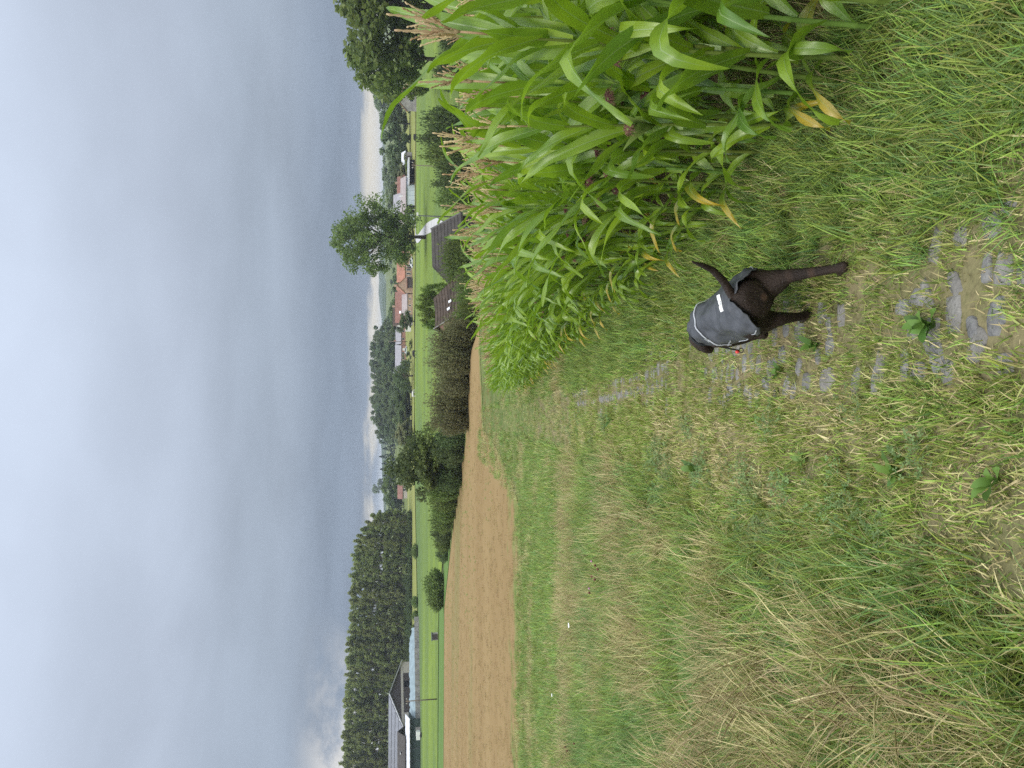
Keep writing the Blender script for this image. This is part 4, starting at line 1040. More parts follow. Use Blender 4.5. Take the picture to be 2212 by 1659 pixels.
# ------------------------------------------------------------------ grasses, clover, straw, stubble
M_g1 = foliage('grass_green', (.065, .12, .024), (.34, .47, .085), .3, tcol=(.22, .34, .04), objvar=.25)
M_g2 = foliage('grass_bluish', (.060, .12, .040), (.27, .42, .125), .3, tcol=(.20, .32, .07), objvar=.2)
M_st = foliage('stubble_straw', (.24, .17, .072), (.38, .28, .13), .2, tcol=(.3, .22, .12), objvar=.2)
M_g3 = foliage('grass_dry', (.31, .26, .11), (.68, .59, .31), .25, tcol=(.5, .4, .16), objvar=.22)
M_g4 = foliage('grass_yellowing', (.14, .18, .04), (.42, .42, .14), .3, tcol=(.34, .33, .06), objvar=.22)
M_clv = foliage('clover_leaf', (.065, .12, .03), (.18, .26, .09), .25, objvar=.2, rough=.4)
gr = np.random.default_rng(21)
def blade(g, p, az, L_, W_, lean, curl, v, m=0, seg=4):
    vs_ = []; ww = []; x = z = 0.0
    d = np.array([math.cos(az), math.sin(az), 0]); sdv = np.array([-math.sin(az), math.cos(az), 0])
    for i in range(seg + 1):
        s = i / seg; th = lean + curl * s
        if i: x += math.sin(th) * L_ / seg; z += math.cos(th) * L_ / seg
        c = np.array(p) + d * x + np.array([0, 0, z]); wd = W_ * .5 * (1 - s ** 1.8)
        if i < seg: vs_ += [c - sdv * wd, c + sdv * wd]; ww += [s, s]
        else: vs_.append(c); ww.append(1)
    f = [(2 * i, 2 * i + 1, 2 * i + 3, 2 * i + 2) for i in range(seg - 1)] + [(2 * seg - 2, 2 * seg - 1, 2 * seg)]
    g.add(vs_, f, v, 0, ww, m)
def tuft(n, rad_, L0, L1, W_, lean, curl, mats, weights, seg=4, bias=None):
    g = Geo()
    for k in range(n):
        a = gr.uniform(0, 6.28); r = rad_ * math.sqrt(gr.random())
        az = gr.uniform(0, 6.28) if bias is None else bias + gr.normal() * .8
        m = int(gr.choice(len(weights), p=weights))
        blade(g, (math.cos(a) * r, math.sin(a) * r, -.01), az, gr.uniform(L0, L1), W_ * gr.uniform(.7, 1.25), abs(gr.normal() * lean), gr.uniform(.2, 1) * curl, gr.random(), m, seg)
    return g.mesh('tuft', mats)
def straw(n, rad_, L0, L1, lean, bias):
    g = Geo()
    for k in range(n):
        a = gr.uniform(0, 6.28); r = rad_ * math.sqrt(gr.random()); az = bias + gr.normal() * .7
        L_ = gr.uniform(L0, L1); v = gr.random(); le = abs(gr.normal() * .25) + lean; cu = gr.uniform(.1, .8)
        d = Vector((math.cos(az), math.sin(az), 0)); p = Vector((math.cos(a) * r, math.sin(a) * r, 0)); pts = []
        for i in range(7):
            th = le + cu * (i / 6) ** 2; pts.append(p.copy()); p = p + d * (math.sin(th) * L_ / 6) + Vector((0, 0, math.cos(th) * L_ / 6))
        head = gr.random() < .35
        rr = [.0017] * 4 + ([.0016, .0038, .0014] if head else [.0015, .0012, .0007])
        vv_, ff = tube(pts, rr, 3, False); g.add(vv_, ff, v)
    return g.mesh('straw', M_g3)
def clover(n, rad_):
    g = Geo()
    for k in range(n):
        a = gr.uniform(0, 6.28); r = rad_ * math.sqrt(gr.random()); c = Vector((math.cos(a) * r, math.sin(a) * r, gr.uniform(.02, .07)))
        rot = Euler((gr.normal() * .35, gr.normal() * .35, gr.uniform(0, 6.28))).to_matrix(); v = gr.random(); s = gr.uniform(.006, .011)
        for q in range(3):
            w = q * 2.094
            poly = [(0, 0)] + [(math.cos(w + e) * rr_, math.sin(w + e) * rr_) for e, rr_ in ((-.55, .75), (-.45, 1.1), (0, 1.2), (.45, 1.1), (.55, .75))]
            g.add([tuple(c + rot @ Vector((x * s, y * s, .15 * s * (x * x + y * y)))) for x, y in poly], [(0, 1, 2, 3), (0, 3, 4, 5)], v)
    return g.mesh('clover', M_clv)
T_short = [tuft(36, .07, .04, .10, .0060, .55, .9, [M_g1, M_g4, M_g3], [.6, .25, .15]) for _ in range(5)]
T_worn = [tuft(32, .075, .025, .07, .0052, .8, 1.0, [M_g1, M_g4, M_g3], [.22, .28, .5]) for _ in range(4)]
T_mid = [tuft(36, .08, .10, .24, .0068, .40, 1.2, [M_g1, M_g2, M_g4], [.6, .25, .15]) for _ in range(6)]
T_long = [tuft(34, .09, .16, .38, .0072, .36, 1.3, [M_g1, M_g2, M_g4, M_g3], [.44, .30, .20, .06], 5) for _ in range(6)]
T_blue = [tuft(34, .09, .15, .34, .0070, .34, 1.1, [M_g2, M_g1, M_g3], [.7, .2, .1], 5) for _ in range(4)]
T_straw = [straw(16, .12, .28, .58, .35, b) for b in (2.2, 2.7, 3.4, 1.7)]
T_drypatch = [tuft(32, .10, .12, .34, .0052, .65, 1.0, [M_g3, M_g4], [.75, .25], 4) for _ in range(4)]
T_clv = [clover(38, .09) for _ in range(4)]
T_far = [tuft(30, .16, .12, .34, .013, .45, 1.0, [M_g1, M_g2, M_g4, M_g3], [.44, .28, .2, .08], 3) for _ in range(5)]
T_fard = [tuft(34, .17, .12, .34, .009, .55, 1.0, [M_g3, M_g4, M_g2], [.55, .25, .2], 3) for _ in range(4)]
T_stub = [tuft(26, .22, .05, .13, .011, .28, .2, [M_st, M_g4], [.92, .08], 2) for _ in range(4)]

def cover(y0, y1, dens, xl, xr):
    """random ground points in the wedge that the slope opens ahead, clipped to xl(y)..xr(y)"""
    n = int(dens * 2 * (.56 * y1 + 1.8) * (y1 - y0))
    y = y0 + (y1 - y0) * R.random(n); x = R.uniform(-1, 1, n) * (.56 * y1 + 1.8)
    full = 2 * (.56 * y1 + 1.8) * (y1 - y0); keep = R.random(n) < dens * full / n if dens * full < n else np.ones(n, bool)
    m = keep & (np.abs(x) < .56 * y + 1.7) & (x > xl(y)) & (x < xr(y))
    return x[m], y[m]
FEET = ((.512, 2.93), (.34, 3.34), (.50, 3.05), (.49, 2.80), (.48, 2.68), (.33, 3.20))
def clearf(x, y, r=.13): return np.all([np.hypot(x - a, y - b) > r for a, b in FEET], 0)
def field(name, sets, label, cat):
    """sets: (x, y, protos, scale_lo, scale_hi)"""
    pts, rot, scl, idx, protos = [], [], [], [], []
    for x, y, pr, a, b in sets:
        n = len(x); o = len(protos); protos += pr
        pts.append(np.c_[x, y, H(x, y) + .015]); rot.append(np.c_[R.normal(0, .12, (n, 2)), R.uniform(0, 6.28, n)])
        scl.append(R.uniform(a, b, n)); idx.append(o + R.integers(0, len(pr), n))
    return scatter(name, np.concatenate(pts), np.concatenate(rot), np.concatenate(scl), np.concatenate(idx), protos, label, cat)
NEG = lambda y: -1e3 + 0 * y
lat = lambda x, y: x - xpath(y)
dryn = lambda x, y: fbm(x * .55 + 3, y * .35 + 7, 2)
S_short, S_worn, S_mid, S_long, S_blue, S_straw, S_dryp, S_clv, S_far, S_fard = ([] for _ in range(10))
for y0, y1, k in ((1.1, 3.2, 1.0), (3.2, 6, .8), (6, 10, .55), (10, 15, .38)):
    big = 1.0 if y0 < 6 else 1.25
    # verge between stones and corn
    x, y = cover(y0, y1, 210 * k, lambda y: xpath(y) + .20, lambda y: xedge(y) + .35)
    dens = fbm(x * 1.3, y * .9, 9); sp = lat(x, y) - .28; q = R.random(len(x))
    m = (q < .35 + sp * .9) & clearf(x, y); S_mid.append((x[m], y[m], T_mid, .55 * big, 1.0 * big)); nc = ~m & clearf(x, y, .07); S_short.append((x[nc], y[nc], T_short, .9 * big, 1.5 * big)); nf = ~m & ~clearf(x, y, .07); S_short.append((x[nf], y[nf], T_short, .4, .6))
    # on the stones: sparse short grass in the joints
    x, y = cover(y0, y1, 170 * k, lambda y: xpath(y) - .36, lambda y: xpath(y) + .30)
    d = fbm(x * 3 + 5 - 3 * xpath(y), y * 1.1, 4); q = R.random(len(x)); m = q < np.where(d < .46, .9, .25)
    S_short.append((x[m], y[m], T_short, .6 * big, 1.15 * big)); m2 = ~m & (q > .55); S_worn.append((x[m2], y[m2], T_worn, .6, 1.1))
    if y0 < 6:
        x, y = cover(y0, y1, 80, lambda y: xpath(y) - 1.1, lambda y: xpath(y) + .55); q = R.random(len(x)); S_short.append((x[q < .5], y[q < .5], T_short, .45, .85)); S_worn.append((x[q > .5], y[q > .5], T_worn, .7, 1.3))
    # worn dry strip beside the stones, with clover mats
    x, y = cover(y0, y1, 330 * k, lambda y: xpath(y) - 1.05, lambda y: xpath(y) - .22)
    d = fbm(x * 1.6 + 9, y * 1.1 + 2, 6); m = d < .50
    S_worn.append((x[m], y[m], T_worn, .9 * big, 1.5 * big)); S_short.append((x[~m], y[~m], T_short, .8 * big, 1.3 * big))
    x, y = cover(y0, y1, 90 * k, lambda y: xpath(y) - 1.9, lambda y: xpath(y) - .3)
    d = fbm(x * 1.9 + 1, y * 1.3 + 5, 13); m = d > .60; S_clv.append((x[m], y[m], T_clv, .8 * big, 1.3 * big))
    # the bank on the other side: long grass, straw, dry patches
    x, y = cover(y0, y1, 140 * k, NEG, lambda y: xpath(y) - .85)
    sp = -(lat(x, y) + .85); q = R.random(len(x)); d = dryn(x, y) + .08 * np.clip(sp / 2, 0, 1)
    low = q > .30 + .7 * np.clip(sp / .8, 0, 1)
    S_short.append((x[low], y[low], T_short, 1.0 * big, 1.7 * big))
    dr = ~low & (((d > .48) & (q < .30) & (sp > .3) & (y < 5)) | ((d > .58) & (q < .30))); S_dryp.append((x[dr], y[dr], T_drypatch, .8 * big, 1.3 * big))
    rest_ = ~low & ~dr; bl = rest_ & (fbm(x * .8, y * .6, 17) > .52)
    S_blue.append((x[bl], y[bl], T_blue, .55 * big, 1.0 * big)); rest_ &= ~bl; S_long.append((x[rest_], y[rest_], T_long, .5 * big, 1.0 * big))
    x, y = cover(y0, y1, 26 * k, NEG, lambda y: xpath(y) - 1.1); m = dryn(x, y) > np.where((-lat(x, y) > 1.2) & (y < 5), .47, .585)
    S_straw.append((x[m], y[m], T_straw, .7, 1.15))
    x, y = cover(y0, y1, 16 * k, lambda y: xedge(y) - .25, lambda y: xedge(y) + .8)
    S_dryp.append((x, y, T_drypatch, .5, .9))
    if y0 < 4:
        x, y = cover(y0, y1, 75, lambda y: xedge(y) + .2, lambda y: xedge(y) + 1.6); q = R.random(len(x)); S_mid.append((x[q < .6], y[q < .6], T_mid, .4, .9)); S_dryp.append((x[q > .75], y[q > .75], T_drypatch, .4, .8)); S_clv.append((x[(q > .6) & (q < .75)], y[(q > .6) & (q < .75)], T_clv, .8, 1.4))
for y0, y1, dn in ((15, 24, 24), (24, 36, 13), (36, 60, 7)):
    x, y = cover(y0, y1, dn, NEG, lambda y: np.minimum(xedge(y), 40) + .2)
    if y0 >= 36: m_ = (x > -6); x, y = x[m_], y[m_]
    else: m_ = ~((y > 33 + 5 * fbm(x * .5, y * .5, 3) ** 2 * R.random(len(x)) * 3) & (x < -5)); x, y = x[m_], y[m_]
    d = dryn(x, y); pm = np.abs(lat(x, y) + .3) < .75
    m = (d > .61) | (pm & (R.random(len(x)) < .5)); small = np.where(pm, 1, 0)
    S_fard.append((x[m & ~pm], y[m & ~pm], T_fard, .7, 1.25)); S_far.append((x[~m & ~pm], y[~m & ~pm], T_far, .7, 1.3))
    S_fard.append((x[pm & m], y[pm & m], T_fard, .35, .65)); S_far.append((x[pm & ~m], y[pm & ~m], T_far, .35, .6))
field('short_grass', S_short + S_worn, 'short green and worn grass on the track and its edges', 'grass')
field('long_grass', S_mid + S_long + S_blue + S_far, 'long green grass on the verge and the bank beside the track', 'grass')
field('dry_grass', S_straw + S_dryp + S_fard, 'straw coloured dry grass stems on the bank beside the track', 'grass')
field('clover', S_clv, 'low mats of blue green clover leaves beside the stones', 'clover')
# stubble stalks standing in the field
n = 26000; yy = 30.5 + 83 * R.random(n) ** 1.5; xx = R.uniform(-1, 1, n) * 66
m = (np.abs(xx) < .56 * yy + 2) & (xx < -5 + np.clip((yy - 36) / 20, 0, 1) * 6) & (yy < 70 + np.clip((-xx) * 1.25, 0, 44) - 2) & (yy > 30.5 + 4 * R.random(n) + fbm(xx * .3, yy * .1) * 1.5)
m &= R.random(n) < .85
xx, yy = xx[m], yy[m]; gm = fbm(xx * .06, yy * .16, 31) > .60
field('stubble', [(xx[~gm], yy[~gm], T_stub, .8, 1.4), (xx[gm], yy[gm], T_far + T_stub, .45, .8)], 'cut straw stubble standing in the tan field', 'stubble')

# ------------------------------------------------------------------ dog in a grey coat, walking away down the verge
def mat_fur():
    m, t = newmat('dog_fur'); p = objco(t)
    a = noise(t, 7, 4, p); mp_ = N('ShaderNodeMapping', t); mp_.inputs['Scale'].default_value = (1, 1, .25); t.links.new(p, mp_.inputs[0]); c = noise(t, 160, 3, mp_.outputs[0])
    col = mixc(maprange(a, .35, .7, tree=t), (.014, .009, .0065), (.028, .0165, .011), t)
    col = mixc(maprange(c, .45, .7, 0, .5, tree=t), col, (.042, .026, .018), t)
    col = mixc(maprange(attr(t, 'v'), .55, 1.0, tree=t), col, (.085, .048, .030), t)
    out(t, principled(t, col, .62, .3, 0, c, 1.0, .01)); return m
M_fur = mat_fur()
def mat_coat():
    m, t = newmat('coat_fabric'); p = objco(t)
    a = noise(t, 14, 4, p); c = noise(t, 420, 2, p)
    mp_ = N('ShaderNodeMapping', t); mp_.inputs['Scale'].default_value = (1.0, 3.0, .5); t.links.new(p, mp_.inputs[0]); w = noise(t, 9, 3, mp_.outputs[0])
    col = mixc(maprange(a, .35, .7, tree=t), (.042, .045, .051), (.068, .071, .079), t)
    h = mathn('ADD', mathn('MULTIPLY', w, 1.0, tree=t), mathn('MULTIPLY', c, .04, tree=t), tree=t)
    out(t, principled(t, col, .55, .35, 0, h, .55, .03)); return m
M_coat = mat_coat()
M_refl = plain('reflective_tape', (.42, .43, .45), .4, .5, .06, 20)
M_lbl = plain('coat_label', (.75, .75, .73), .6, .2, .03, 20)
M_ink = plain('label_ink', (.02, .02, .02), .7, .2, .05, 20)
M_band = plain('collar_webbing', (.01, .012, .014), .6, .3, .1, 40)
M_red = plain('red_stopper', (.75, .07, .06), .45, .4, .05, 30)

DO = Vector((.385, 3.25, 0)); DO.z = Hf(DO.x, DO.y) + .015
fv = Vector((-.105, .994, 0)).normalized(); lv = Vector((-fv.y, fv.x, 0))
def D(f, l, z): return fv * f + lv * l + Vector((0, 0, z))
def DP(x, y, Y): return P(x, y, Y) - DO          # a point seen at picture point (x, y), distance Y, in the dog's frame
dog = link('dog', None, None, DO, label='dark brown dog in a grey coat walking away along the track', cat='dog'); dog.empty_display_size = .2

def loft(st, n=18):
    """st: (centre, half width, half height); axis along fv, ellipse in (lv, z)"""
    v, f = [], []
    for c, a, b in st:
        for k in range(n):
            w = 2 * math.pi * k / n; v.append(tuple(c + lv * (a * math.sin(w)) + Vector((0, 0, b * math.cos(w)))))
    for i in range(len(st) - 1):
        for k in range(n): f.append((i * n + k, i * n + (k + 1) % n, (i + 1) * n + (k + 1) % n, (i + 1) * n + k))
    f.append(tuple(range(n))); f.append(tuple(range(len(st) * n - 1, (len(st) - 1) * n - 1, -1)))
    return v, f
TORSO = [(D(-.115, 0, .40), .045, .055), (D(-.092, 0, .395), .085, .092), (D(-.04, 0, .388), .106, .106), (D(.05, 0, .372), .100, .105), (D(.16, 0, .355), .090, .100),
         (D(.28, 0, .335), .096, .112), (D(.40, 0, .312), .108, .135), (D(.50, 0, .300), .104, .138), (D(.57, 0, .300), .085, .115), (D(.62, 0, .305), .06, .08)]
bg_ = Geo(); bg_.add(*loft(TORSO))
def limb(pts, ra, rb=None): bg_.add(*tube(pts, ra, 12, True, rb))
# neck and lowered head, turned a little to its left
limb([D(.52, 0, .33), D(.60, .005, .325), D(.68, .015, .30), D(.74, .02, .285)], [.095, .082, .072, .066])
limb([D(.70, .018, .285), D(.75, .022, .285), D(.80, .035, .27), D(.845, .05, .25), D(.88, .065, .228), (D(.91, .078, .212))], [.045, .066, .064, .046, .036, .022])
limb([D(.74, .075, .305), D(.735, .098, .275), D(.745, .102, .235), D(.76, .098, .205)], [.012, .020, .024, .008], [.026, .036, .036, .012])      # ears
limb([D(.75, -.03, .305), D(.75, -.058, .275), D(.765, -.062, .235), D(.78, -.058, .21)], [.012, .020, .024, .008], [.026, .036, .036, .012])
# tail up and to the right
tp = [D(-.085, 0, .44), DP(1583, 641, 3.19), DP(1562, 606, 3.16), DP(1539, 583, 3.13), DP(1515, 572, 3.11), DP(1493, 565, 3.10)]
limb(tp, [.034, .024, .020, .017, .013, .006])
# right hind leg stretched back, left hind leg under the body
RF = DP(1858, 577, 2.93); RF.z = -.15 * (RF.y) * 1.0 + .036
RH = DP(1706, 596, 3.11)
limb([D(.02, -.055, .40), D(.015, -.068, .35), D(-.02, -.075, .315), D(-.075, -.078, .29), RH * .82 + D(-.02, -.076, .315) * .18], [.070, .074, .070, .060, .045], [.085, .10, .088, .064, .044])
limb([RH * .82 + D(-.02, -.076, .315) * .18, RH, RH * .6 + RF * .4, RH * .25 + RF * .75, RF + Vector((0, 0, .012))], [.040, .033, .024, .021, .025])
limb([RF + Vector((0, -.01, .028)), RF + Vector((0, .0, .012)), RF + fv * .05 + Vector((0, 0, .004)), RF + fv * .075], [.022, .027, .026, .014], [.020, .022, .018, .010])
LF = DP(1766, 682, 3.34); LF.z = -.15 * LF.y + .030
LH = DP(1690, 688, 3.285)
limb([D(.03, .055, .40), D(.03, .068, .35), D(.055, .068, .29), D(.06, .074, .25), LH * .75 + D(.06, .08, .25) * .25], [.070, .072, .062, .050, .036], [.09, .105, .085, .056, .034])
limb([LH * .75 + D(.06, .08, .25) * .25, LH, LH * .55 + LF * .45, LH * .2 + LF * .8, LF + Vector((0, 0, .01))], [.040, .032, .024, .022, .025])
limb([LF + Vector((0, -.02, .024)), LF + Vector((0, .0, .010)), LF + fv * .05, LF + fv * .08 - Vector((0, 0, .006))], [.022, .028, .028, .015], [.020, .022, .018, .010])
# forelegs
gz = lambda f, l: Hf((DO + D(f, l, 0)).x, (DO + D(f, l, 0)).y) - DO.z + .02
for l_, fa, fe, up_ in ((.072, .47, .53, .085), (-.072, .60, .50, 0)):
    ft = D(fa, l_ * .9, gz(fa, l_) + .02 + up_)
    limb([D(.50, l_ * .9, .32), D(.49, l_ * 1.1, .24), D(fe, l_ * 1.05, .14), ft * .55 + D(fe, l_, .14) * .45, ft], [.060, .052, .036, .024, .024], [.075, .06, .038, .025, .024])
    limb([ft, ft + fv * .035 - Vector((0, 0, .010)), ft + fv * .065 - Vector((0, 0, .014))], [.024, .028, .014], [.022, .02, .010])
# belly tuck and underside
limb([D(-.055, 0, .335), D(-.04, 0, .300), D(-.02, 0, .285)], [.030, .032, .018])
tmp = bpy.data.objects.new('tmp', bg_.mesh('tmp', M_fur)); C.objects.link(tmp)
rm = tmp.modifiers.new('r', 'REMESH'); rm.mode = 'VOXEL'; rm.voxel_size = .0065; rm.use_smooth_shade = True
sm = tmp.modifiers.new('s', 'SMOOTH'); sm.factor = .5; sm.iterations = 9
dg = bpy.context.evaluated_depsgraph_get(); dm = bpy.data.meshes.new_from_object(tmp.evaluated_get(dg)); bpy.data.objects.remove(tmp)
dm.name = 'dog_body'
co = np.empty(len(dm.vertices) * 3); dm.vertices.foreach_get('co', co); co = co.reshape(-1, 3)
# fine surface unevenness and the rusty tint on hocks, ears and under the tail
tint = np.zeros(len(co))
for c_, r_ in ((RH, .07), (RH * .6 + RF * .4, .06), (LH, .05), (D(-.10, 0, .36), .055), (D(.75, .1, .25), .05), (D(-.07, 0, .31), .035)):
    tint = np.maximum(tint, np.exp(-((co - np.array(c_)) ** 2).sum(1) / (2 * (r_ * .5) ** 2)))
for nm in ('v',):
    at = dm.attributes.get(nm) or dm.attributes.new(nm, 'FLOAT', 'POINT'); at.data.foreach_set('value', tint.astype(np.float32))
dm.polygons.foreach_set('use_smooth', np.ones(len(dm.polygons), bool))
if not dm.materials: dm.materials.append(M_fur)
link('body', dm, dog)
# toes on the two hind feet
for ft in (RF, LF):
    for q in (-1.5, -.5, .5, 1.5):
        g = Geo(); g.add(*tube([ft + fv * .03 + lv * q * .011 + Vector((0, 0, .004)), ft + fv * .062 + lv * q * .012 + Vector((0, 0, -.002)), ft + fv * .078 + lv * q * .012 - Vector((0, 0, .006))], [.008, .0105, .005], 8))
        part('toe', g, M_fur, dog, smooth=True)
# coat: open shell over back and flanks
CS = [(D(-.088, 0, .394), .104, .106), (D(-.045, 0, .388), .128, .115), (D(.05, 0, .374), .142, .122), (D(.16, 0, .357), .132, .119), (D(.28, 0, .337), .116, .127), (D(.40, 0, .316), .126, .146), (D(.50, 0, .304), .120, .148), (D(.57, .002, .303), .102, .128), (D(.63, .006, .308), .088, .104)]
nA = 40; cg = Geo(); v = []; nS = 34
cw = np.random.default_rng(8)
def coat_pt(s, a, lift=0.0):
    """s 0..1 tail to neck, a -1..1 right hem to left hem"""
    q = s * (len(CS) - 1); i = min(int(q), len(CS) - 2); t = q - i
    c = CS[i][0] * (1 - t) + CS[i + 1][0] * t; ra = CS[i][1] * (1 - t) + CS[i + 1][1] * t + lift; rb = CS[i][2] * (1 - t) + CS[i + 1][2] * t + lift
    mx_ = rad(128 if s > .35 else 96 + 32 * s / .35); w = a * mx_
    fl = max(0, abs(a) - .55) * .085 * (1 - .6 * s)
    wr = .0045 * math.sin(a * 9 + s * 14) + .0040 * math.sin(a * 15 - s * 13 + 1) + .0028 * math.sin(s * 36 + a * 11) + .002 * math.sin(a * 29 + s * 25)
    back = -.030 * max(0, 1 - s * 6) * math.sin(abs(a) * 2.4) + .018 * max(0, 1 - s * 9) * (abs(a) < .12)
    return c + lv * ((ra + fl + wr) * math.sin(w)) + Vector((0, 0, (rb + wr) * math.cos(w))) + fv * back
for i in range(nS):
    for j in range(nA): v.append(tuple(coat_pt(i / (nS - 1), -1 + 2 * j / (nA - 1))))
f = [(i * nA + j, (i + 1) * nA + j, (i + 1) * nA + j + 1, i * nA + j + 1) for i in range(nS - 1) for j in range(nA - 1)]
cg.add(v, f); coat = part('coat', cg, M_coat, dog, 'dark grey fabric dog coat', True); so = coat.modifiers.new('t', 'SOLIDIFY'); so.thickness = .005; so.offset = 0
def tape(path, w, name, mat, lift=.006, parent=None):
    """ribbon along coat coordinates"""
    pts = [coat_pt(s, a, lift) for s, a in path]; g = Geo(); v = []
    for i, p in enumerate(pts):
        tg_ = (pts[min(i + 1, len(pts) - 1)] - pts[max(i - 1, 0)]).normalized(); s, a = path[i]
        nn2 = (p - coat_pt(s, a, -.03)).normalized(); sd2 = tg_.cross(nn2).normalized() * w * .5; v += [tuple(p - sd2), tuple(p + sd2), tuple(p + sd2 - nn2 * .003), tuple(p - sd2 - nn2 * .003)]
    f = []
    for i in range(len(pts) - 1):
        for q in range(4): f.append((i * 4 + q, i * 4 + (q + 1) % 4, i * 4 + 4 + (q + 1) % 4, i * 4 + 4 + q))
    g.add(v, f); return part(name, g, mat, parent or coat)
lin = np.linspace
tape([(.66 - .05 * abs(a), a) for a in lin(-.75, .82, 30)], .010, 'belt', M_refl, .009)
tape([(.03 + .42 * t, .88 - .08 * t) for t in lin(0, 1, 14)], .0045, 'piping', M_refl, .008)
tape([(.03 + .42 * t, -.88 + .08 * t) for t in lin(0, 1, 14)], .0045, 'piping', M_refl, .008)
tape([(.50 + .24 * t, .70 + .16 * t) for t in lin(0, 1, 10)], .0045, 'piping', M_refl, .008)
bk = tape([(.648, a) for a in lin(.40, .49, 4)], .026, 'buckle', M_metal, .011)
lab = tape([(.235, a) for a in lin(-.13, .13, 8)], .030, 'brand_label', M_lbl, .009)
# two short lines of lettering on the label
for txt, s_ in (('HUR', .249), ('TTA', .221)):
    fc = bpy.data.curves.new('lettering', 'FONT'); fc.body = txt; fc.size = .011; fc.extrude = .0004; fc.align_x = 'CENTER'; fc.align_y = 'CENTER'
    tmp = bpy.data.objects.new('tmp', fc); C.objects.link(tmp); dg = bpy.context.evaluated_depsgraph_get(); dg.update()
    me = bpy.data.meshes.new_from_object(tmp.evaluated_get(dg)); bpy.data.objects.remove(tmp); me.materials.clear(); me.materials.append(M_ink)
    p = coat_pt(s_, 0, .0105); nrm_ = (coat_pt(s_, 0, .05) - coat_pt(s_, 0, 0)).normalized(); xr = (-lv - nrm_ * (-lv).dot(nrm_)).normalized(); yu = nrm_.cross(xr)
    o = link('lettering', me, lab); mm = Matrix.Identity(4)
    for i in range(3): mm[i][0] = xr[i]; mm[i][1] = yu[i]; mm[i][2] = nrm_[i]; mm[i][3] = p[i]
    o.matrix_local = mm
# collar, hanging cord with red stopper and ring
g = Geo(); v = []; f = []; n = 20; cc = D(.675, .013, .298)
ax = (D(.74, .02, .285) - D(.60, .005, .325)).normalized(); e1 = lv; e2 = ax.cross(e1).normalized()
for i in range(n):
    w = 2 * math.pi * i / n
    for dz, rr_ in ((-.014, .080), (.014, .080), (.014, .086), (-.014, .086)): v.append(tuple(cc + ax * dz + e1 * (rr_ * math.cos(w)) + e2 * (rr_ * math.sin(w))))
for i in range(n):
    for q in range(4): f.append((i * 4 + q, i * 4 + (q + 1) % 4, ((i + 1) % n) * 4 + (q + 1) % 4, ((i + 1) % n) * 4 + q))
g.add(v, f); col_ = part('collar', g, M_band, dog, 'black webbing collar with a short hanging cord', True)
c0 = DP(1550, 748, 4.02); c1 = DP(1597, 757, 3.98); c0b = D(.70, .085, .27)
g = Geo(); g.add(*tube([c0b, c0, c0 * .5 + c1 * .5 + Vector((0, 0, .004)), c1], [.0045] * 4, 6)); part('cord', g, M_band, col_, smooth=True)
sp_ = c0 * .14 + c1 * .86 + Vector((-.012, -.012, 0)); g = Geo(); g.add(*tube([sp_ + Vector((0, 0, .011)), sp_ + Vector((0, 0, .006)), sp_, sp_ - Vector((0, 0, .007)), sp_ - Vector((0, 0, .012))], [.004, .009, .010, .009, .004], 10)); part('stopper', g, M_red, col_, smooth=True)
rc = c1 - Vector((0, 0, .012)); g = Geo(); ring_ = [rc + Vector((math.cos(w) * .013, 0, math.sin(w) * .013)) for w in np.linspace(0, 2 * math.pi, 17)]; g.add(*tube(ring_, [.0028] * 17, 6)); part('ring', g, M_dmetal, col_, smooth=True)

# ------------------------------------------------------------------ single weeds and flowers one can point at
M_dock = foliage('dock_leaf', (.055, .12, .022), (.12, .21, .04), .25, objvar=.12, rough=.45)
M_petal = plain('white_petal', (.75, .75, .72), .6, .2, .05, 30); M_brownhead = plain('brown_clover_head', (.13, .055, .04), .8, .1, .3, 60); M_pink = plain('pink_clover_head', (.45, .22, .33), .8, .1, .2, 60)
M_stem = plain('green_stem', (.12, .19, .05), .7, .2, .1, 20)
wr_ = np.random.default_rng(41)
def oval_leaf(L_, W_, lift):
    g = Geo(); v = []; f = []; n = 7
    for i in range(n):
        s = i / (n - 1); wd = W_ * .5 * math.sin(math.pi * min(.98, .06 + s * .93)) ** .7; zz = lift * math.sin(s * 2.2) * L_
        for q in (-1, 0, 1): v.append((s * L_, q * wd, zz + abs(q) * .12 * wd + .004 * math.sin(s * 20 + q)))
    for i in range(n - 1):
        for q in range(2): f.append((i * 3 + q, i * 3 + q + 1, i * 3 + 4 + q, i * 3 + 3 + q))
    g.add(v, f, wr_.random()); return g.mesh('leaf', M_dock)
OL = [oval_leaf(.13, .055, .35), oval_leaf(.11, .045, .5), oval_leaf(.15, .06, .2), oval_leaf(.09, .04, .6)]
def weed(x, y, n, s, label):
    p = G(x, y); o = link('broadleaf_weed', None, None, p + Vector((0, 0, .01)), (0, 0, wr_.uniform(0, 6)), s, label=label, cat='weed'); o.empty_display_size = .05
    for k in range(n): link('leaf', OL[k % 4], o, (0, 0, .01 + .006 * k), (wr_.normal() * .2, -wr_.uniform(.15, .75), k * 2.4 + wr_.normal() * .3), wr_.uniform(.75, 1.2))
weed(1779, 744, 8, .55, 'low broad leaved weed growing among the stones before the dog')
weed(2040, 704, 11, .7, 'leafy rosette weed standing out between the grey stones')
weed(1960, 1018, 7, .65, 'yellowish broad leaved weed with a dark stalk in the worn grass')
weed(2178, 1038, 5, .8, 'pale large leaved weed at the foot of the bank')
weed(1755, 991, 6, .5, 'small light green weed in the clover mat')
weed(1702, 803, 7, .5, 'dark leafy weed left of the stones beyond the dog')
weed(2030, 1330, 5, .9, 'single bright dock leaves in the long bank grass')
weed(1520, 1010, 6, 1.0, 'green dock plant at the edge of the bank grass')
weed(1330, 905, 7, .8, 'low weed in the middle of the far track')
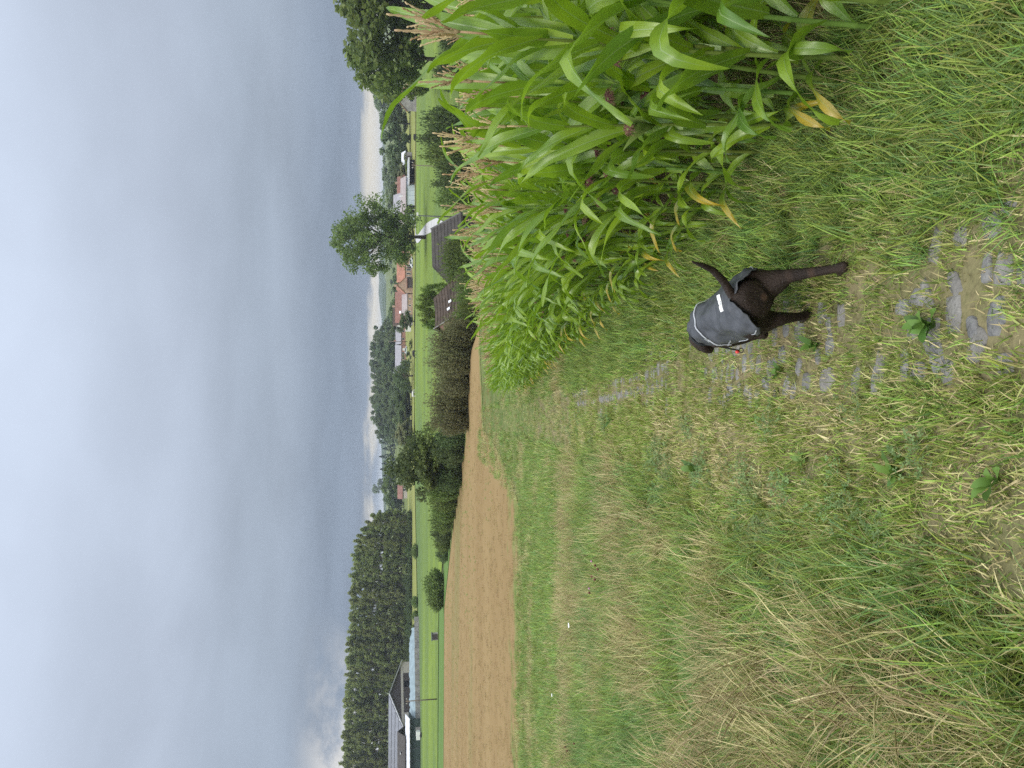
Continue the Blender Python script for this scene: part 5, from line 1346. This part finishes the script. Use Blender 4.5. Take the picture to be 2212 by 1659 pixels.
def flower(x, y, hgt, mat, r, label, nm, petals=0):
    p = G(x, y); p.z += .0; o = link(nm, None, None, p, (0, 0, wr_.uniform(0, 6)), label=label, cat='flower', group=None); o.empty_display_size = .05
    top = Vector((wr_.normal() * .04, wr_.normal() * .04, hgt)); g = Geo(); g.add(*tube([(0, 0, 0), top * .5 + Vector((.01, 0, .01)), top], [.002, .0017, .0015], 5)); part('stem', g, M_stem, o, smooth=True)
    g = Geo()
    if petals:
        for k in range(petals):
            w = 6.283 * k / petals; d = Vector((math.cos(w), math.sin(w), .15)); sd2 = Vector((-math.sin(w), math.cos(w), 0)) * r * .28
            g.add([tuple(top), tuple(top + d * r * .6 - sd2), tuple(top + d * r), tuple(top + d * r * .6 + sd2)], [(0, 1, 2, 3)])
    else: g.add(*tube([top + Vector((0, 0, z * r)) for z in (-.9, -.5, 0, .5, .95)], [r * .3, r * .85, r, r * .8, r * .25], 9))
    part('flower_head', g, mat, o)
flower(1285, 1347, .42, M_petal, .045, 'white daisy like flower standing alone above the bank grass', 'white_flower', 14)
flower(1229, 1490, .38, M_petal, .04, 'white flower nodding in the far bank grass', 'white_flower', 12)
for i, (x, y) in enumerate(((1352, 1222), (1356, 1237), (1347, 1252), (1362, 1228), (1338, 1262))): flower(x, y, .40, M_brownhead, .016, ('brown withered clover head, %s of a loose bunch on the bank' % ('first', 'second', 'third', 'fourth', 'fifth')[i]), 'clover_flower')
for i, (x, y) in enumerate(((1350, 1215), (1344, 1268))): flower(x, y, .42, M_pink, .014, ('pink clover flower %s the withered brown heads' % ('right beside', 'left of'))[:80], 'clover_flower') if False else flower(x, y, .42, M_pink, .014, ('pink clover flower right of the withered brown heads', 'pink clover flower left of the withered brown heads')[i], 'clover_flower')
for i, (x, y) in enumerate(((1270, 1622), (1262, 1600), (1290, 1612))): flower(x, y, .36, M_brownhead, .016, 'dark withered clover head, %s of the bunch beneath the white flowers' % ('highest', 'middle', 'lowest')[i], 'clover_flower')

# ------------------------------------------------------------------ valley haze: thin even air round the whole scene, under the sky
hm = bpy.data.materials.new('haze'); hm.use_nodes = True; t = hm.node_tree; t.nodes.clear()
pv = N('ShaderNodeVolumePrincipled', t); pv.inputs['Color'].default_value = (.82, .90, 1.0, 1); pv.inputs['Density'].default_value = .00019; pv.inputs['Anisotropy'].default_value = .2
o = N('ShaderNodeOutputMaterial', t); t.links.new(pv.outputs[0], o.inputs['Volume'])
g = Geo(); g.add(*bx(0, 2950, 5, 12400, 6500, 42)); link('haze', g.mesh('haze', hm, False), kind='stuff', label='thin pale haze in the valley air', cat='haze')
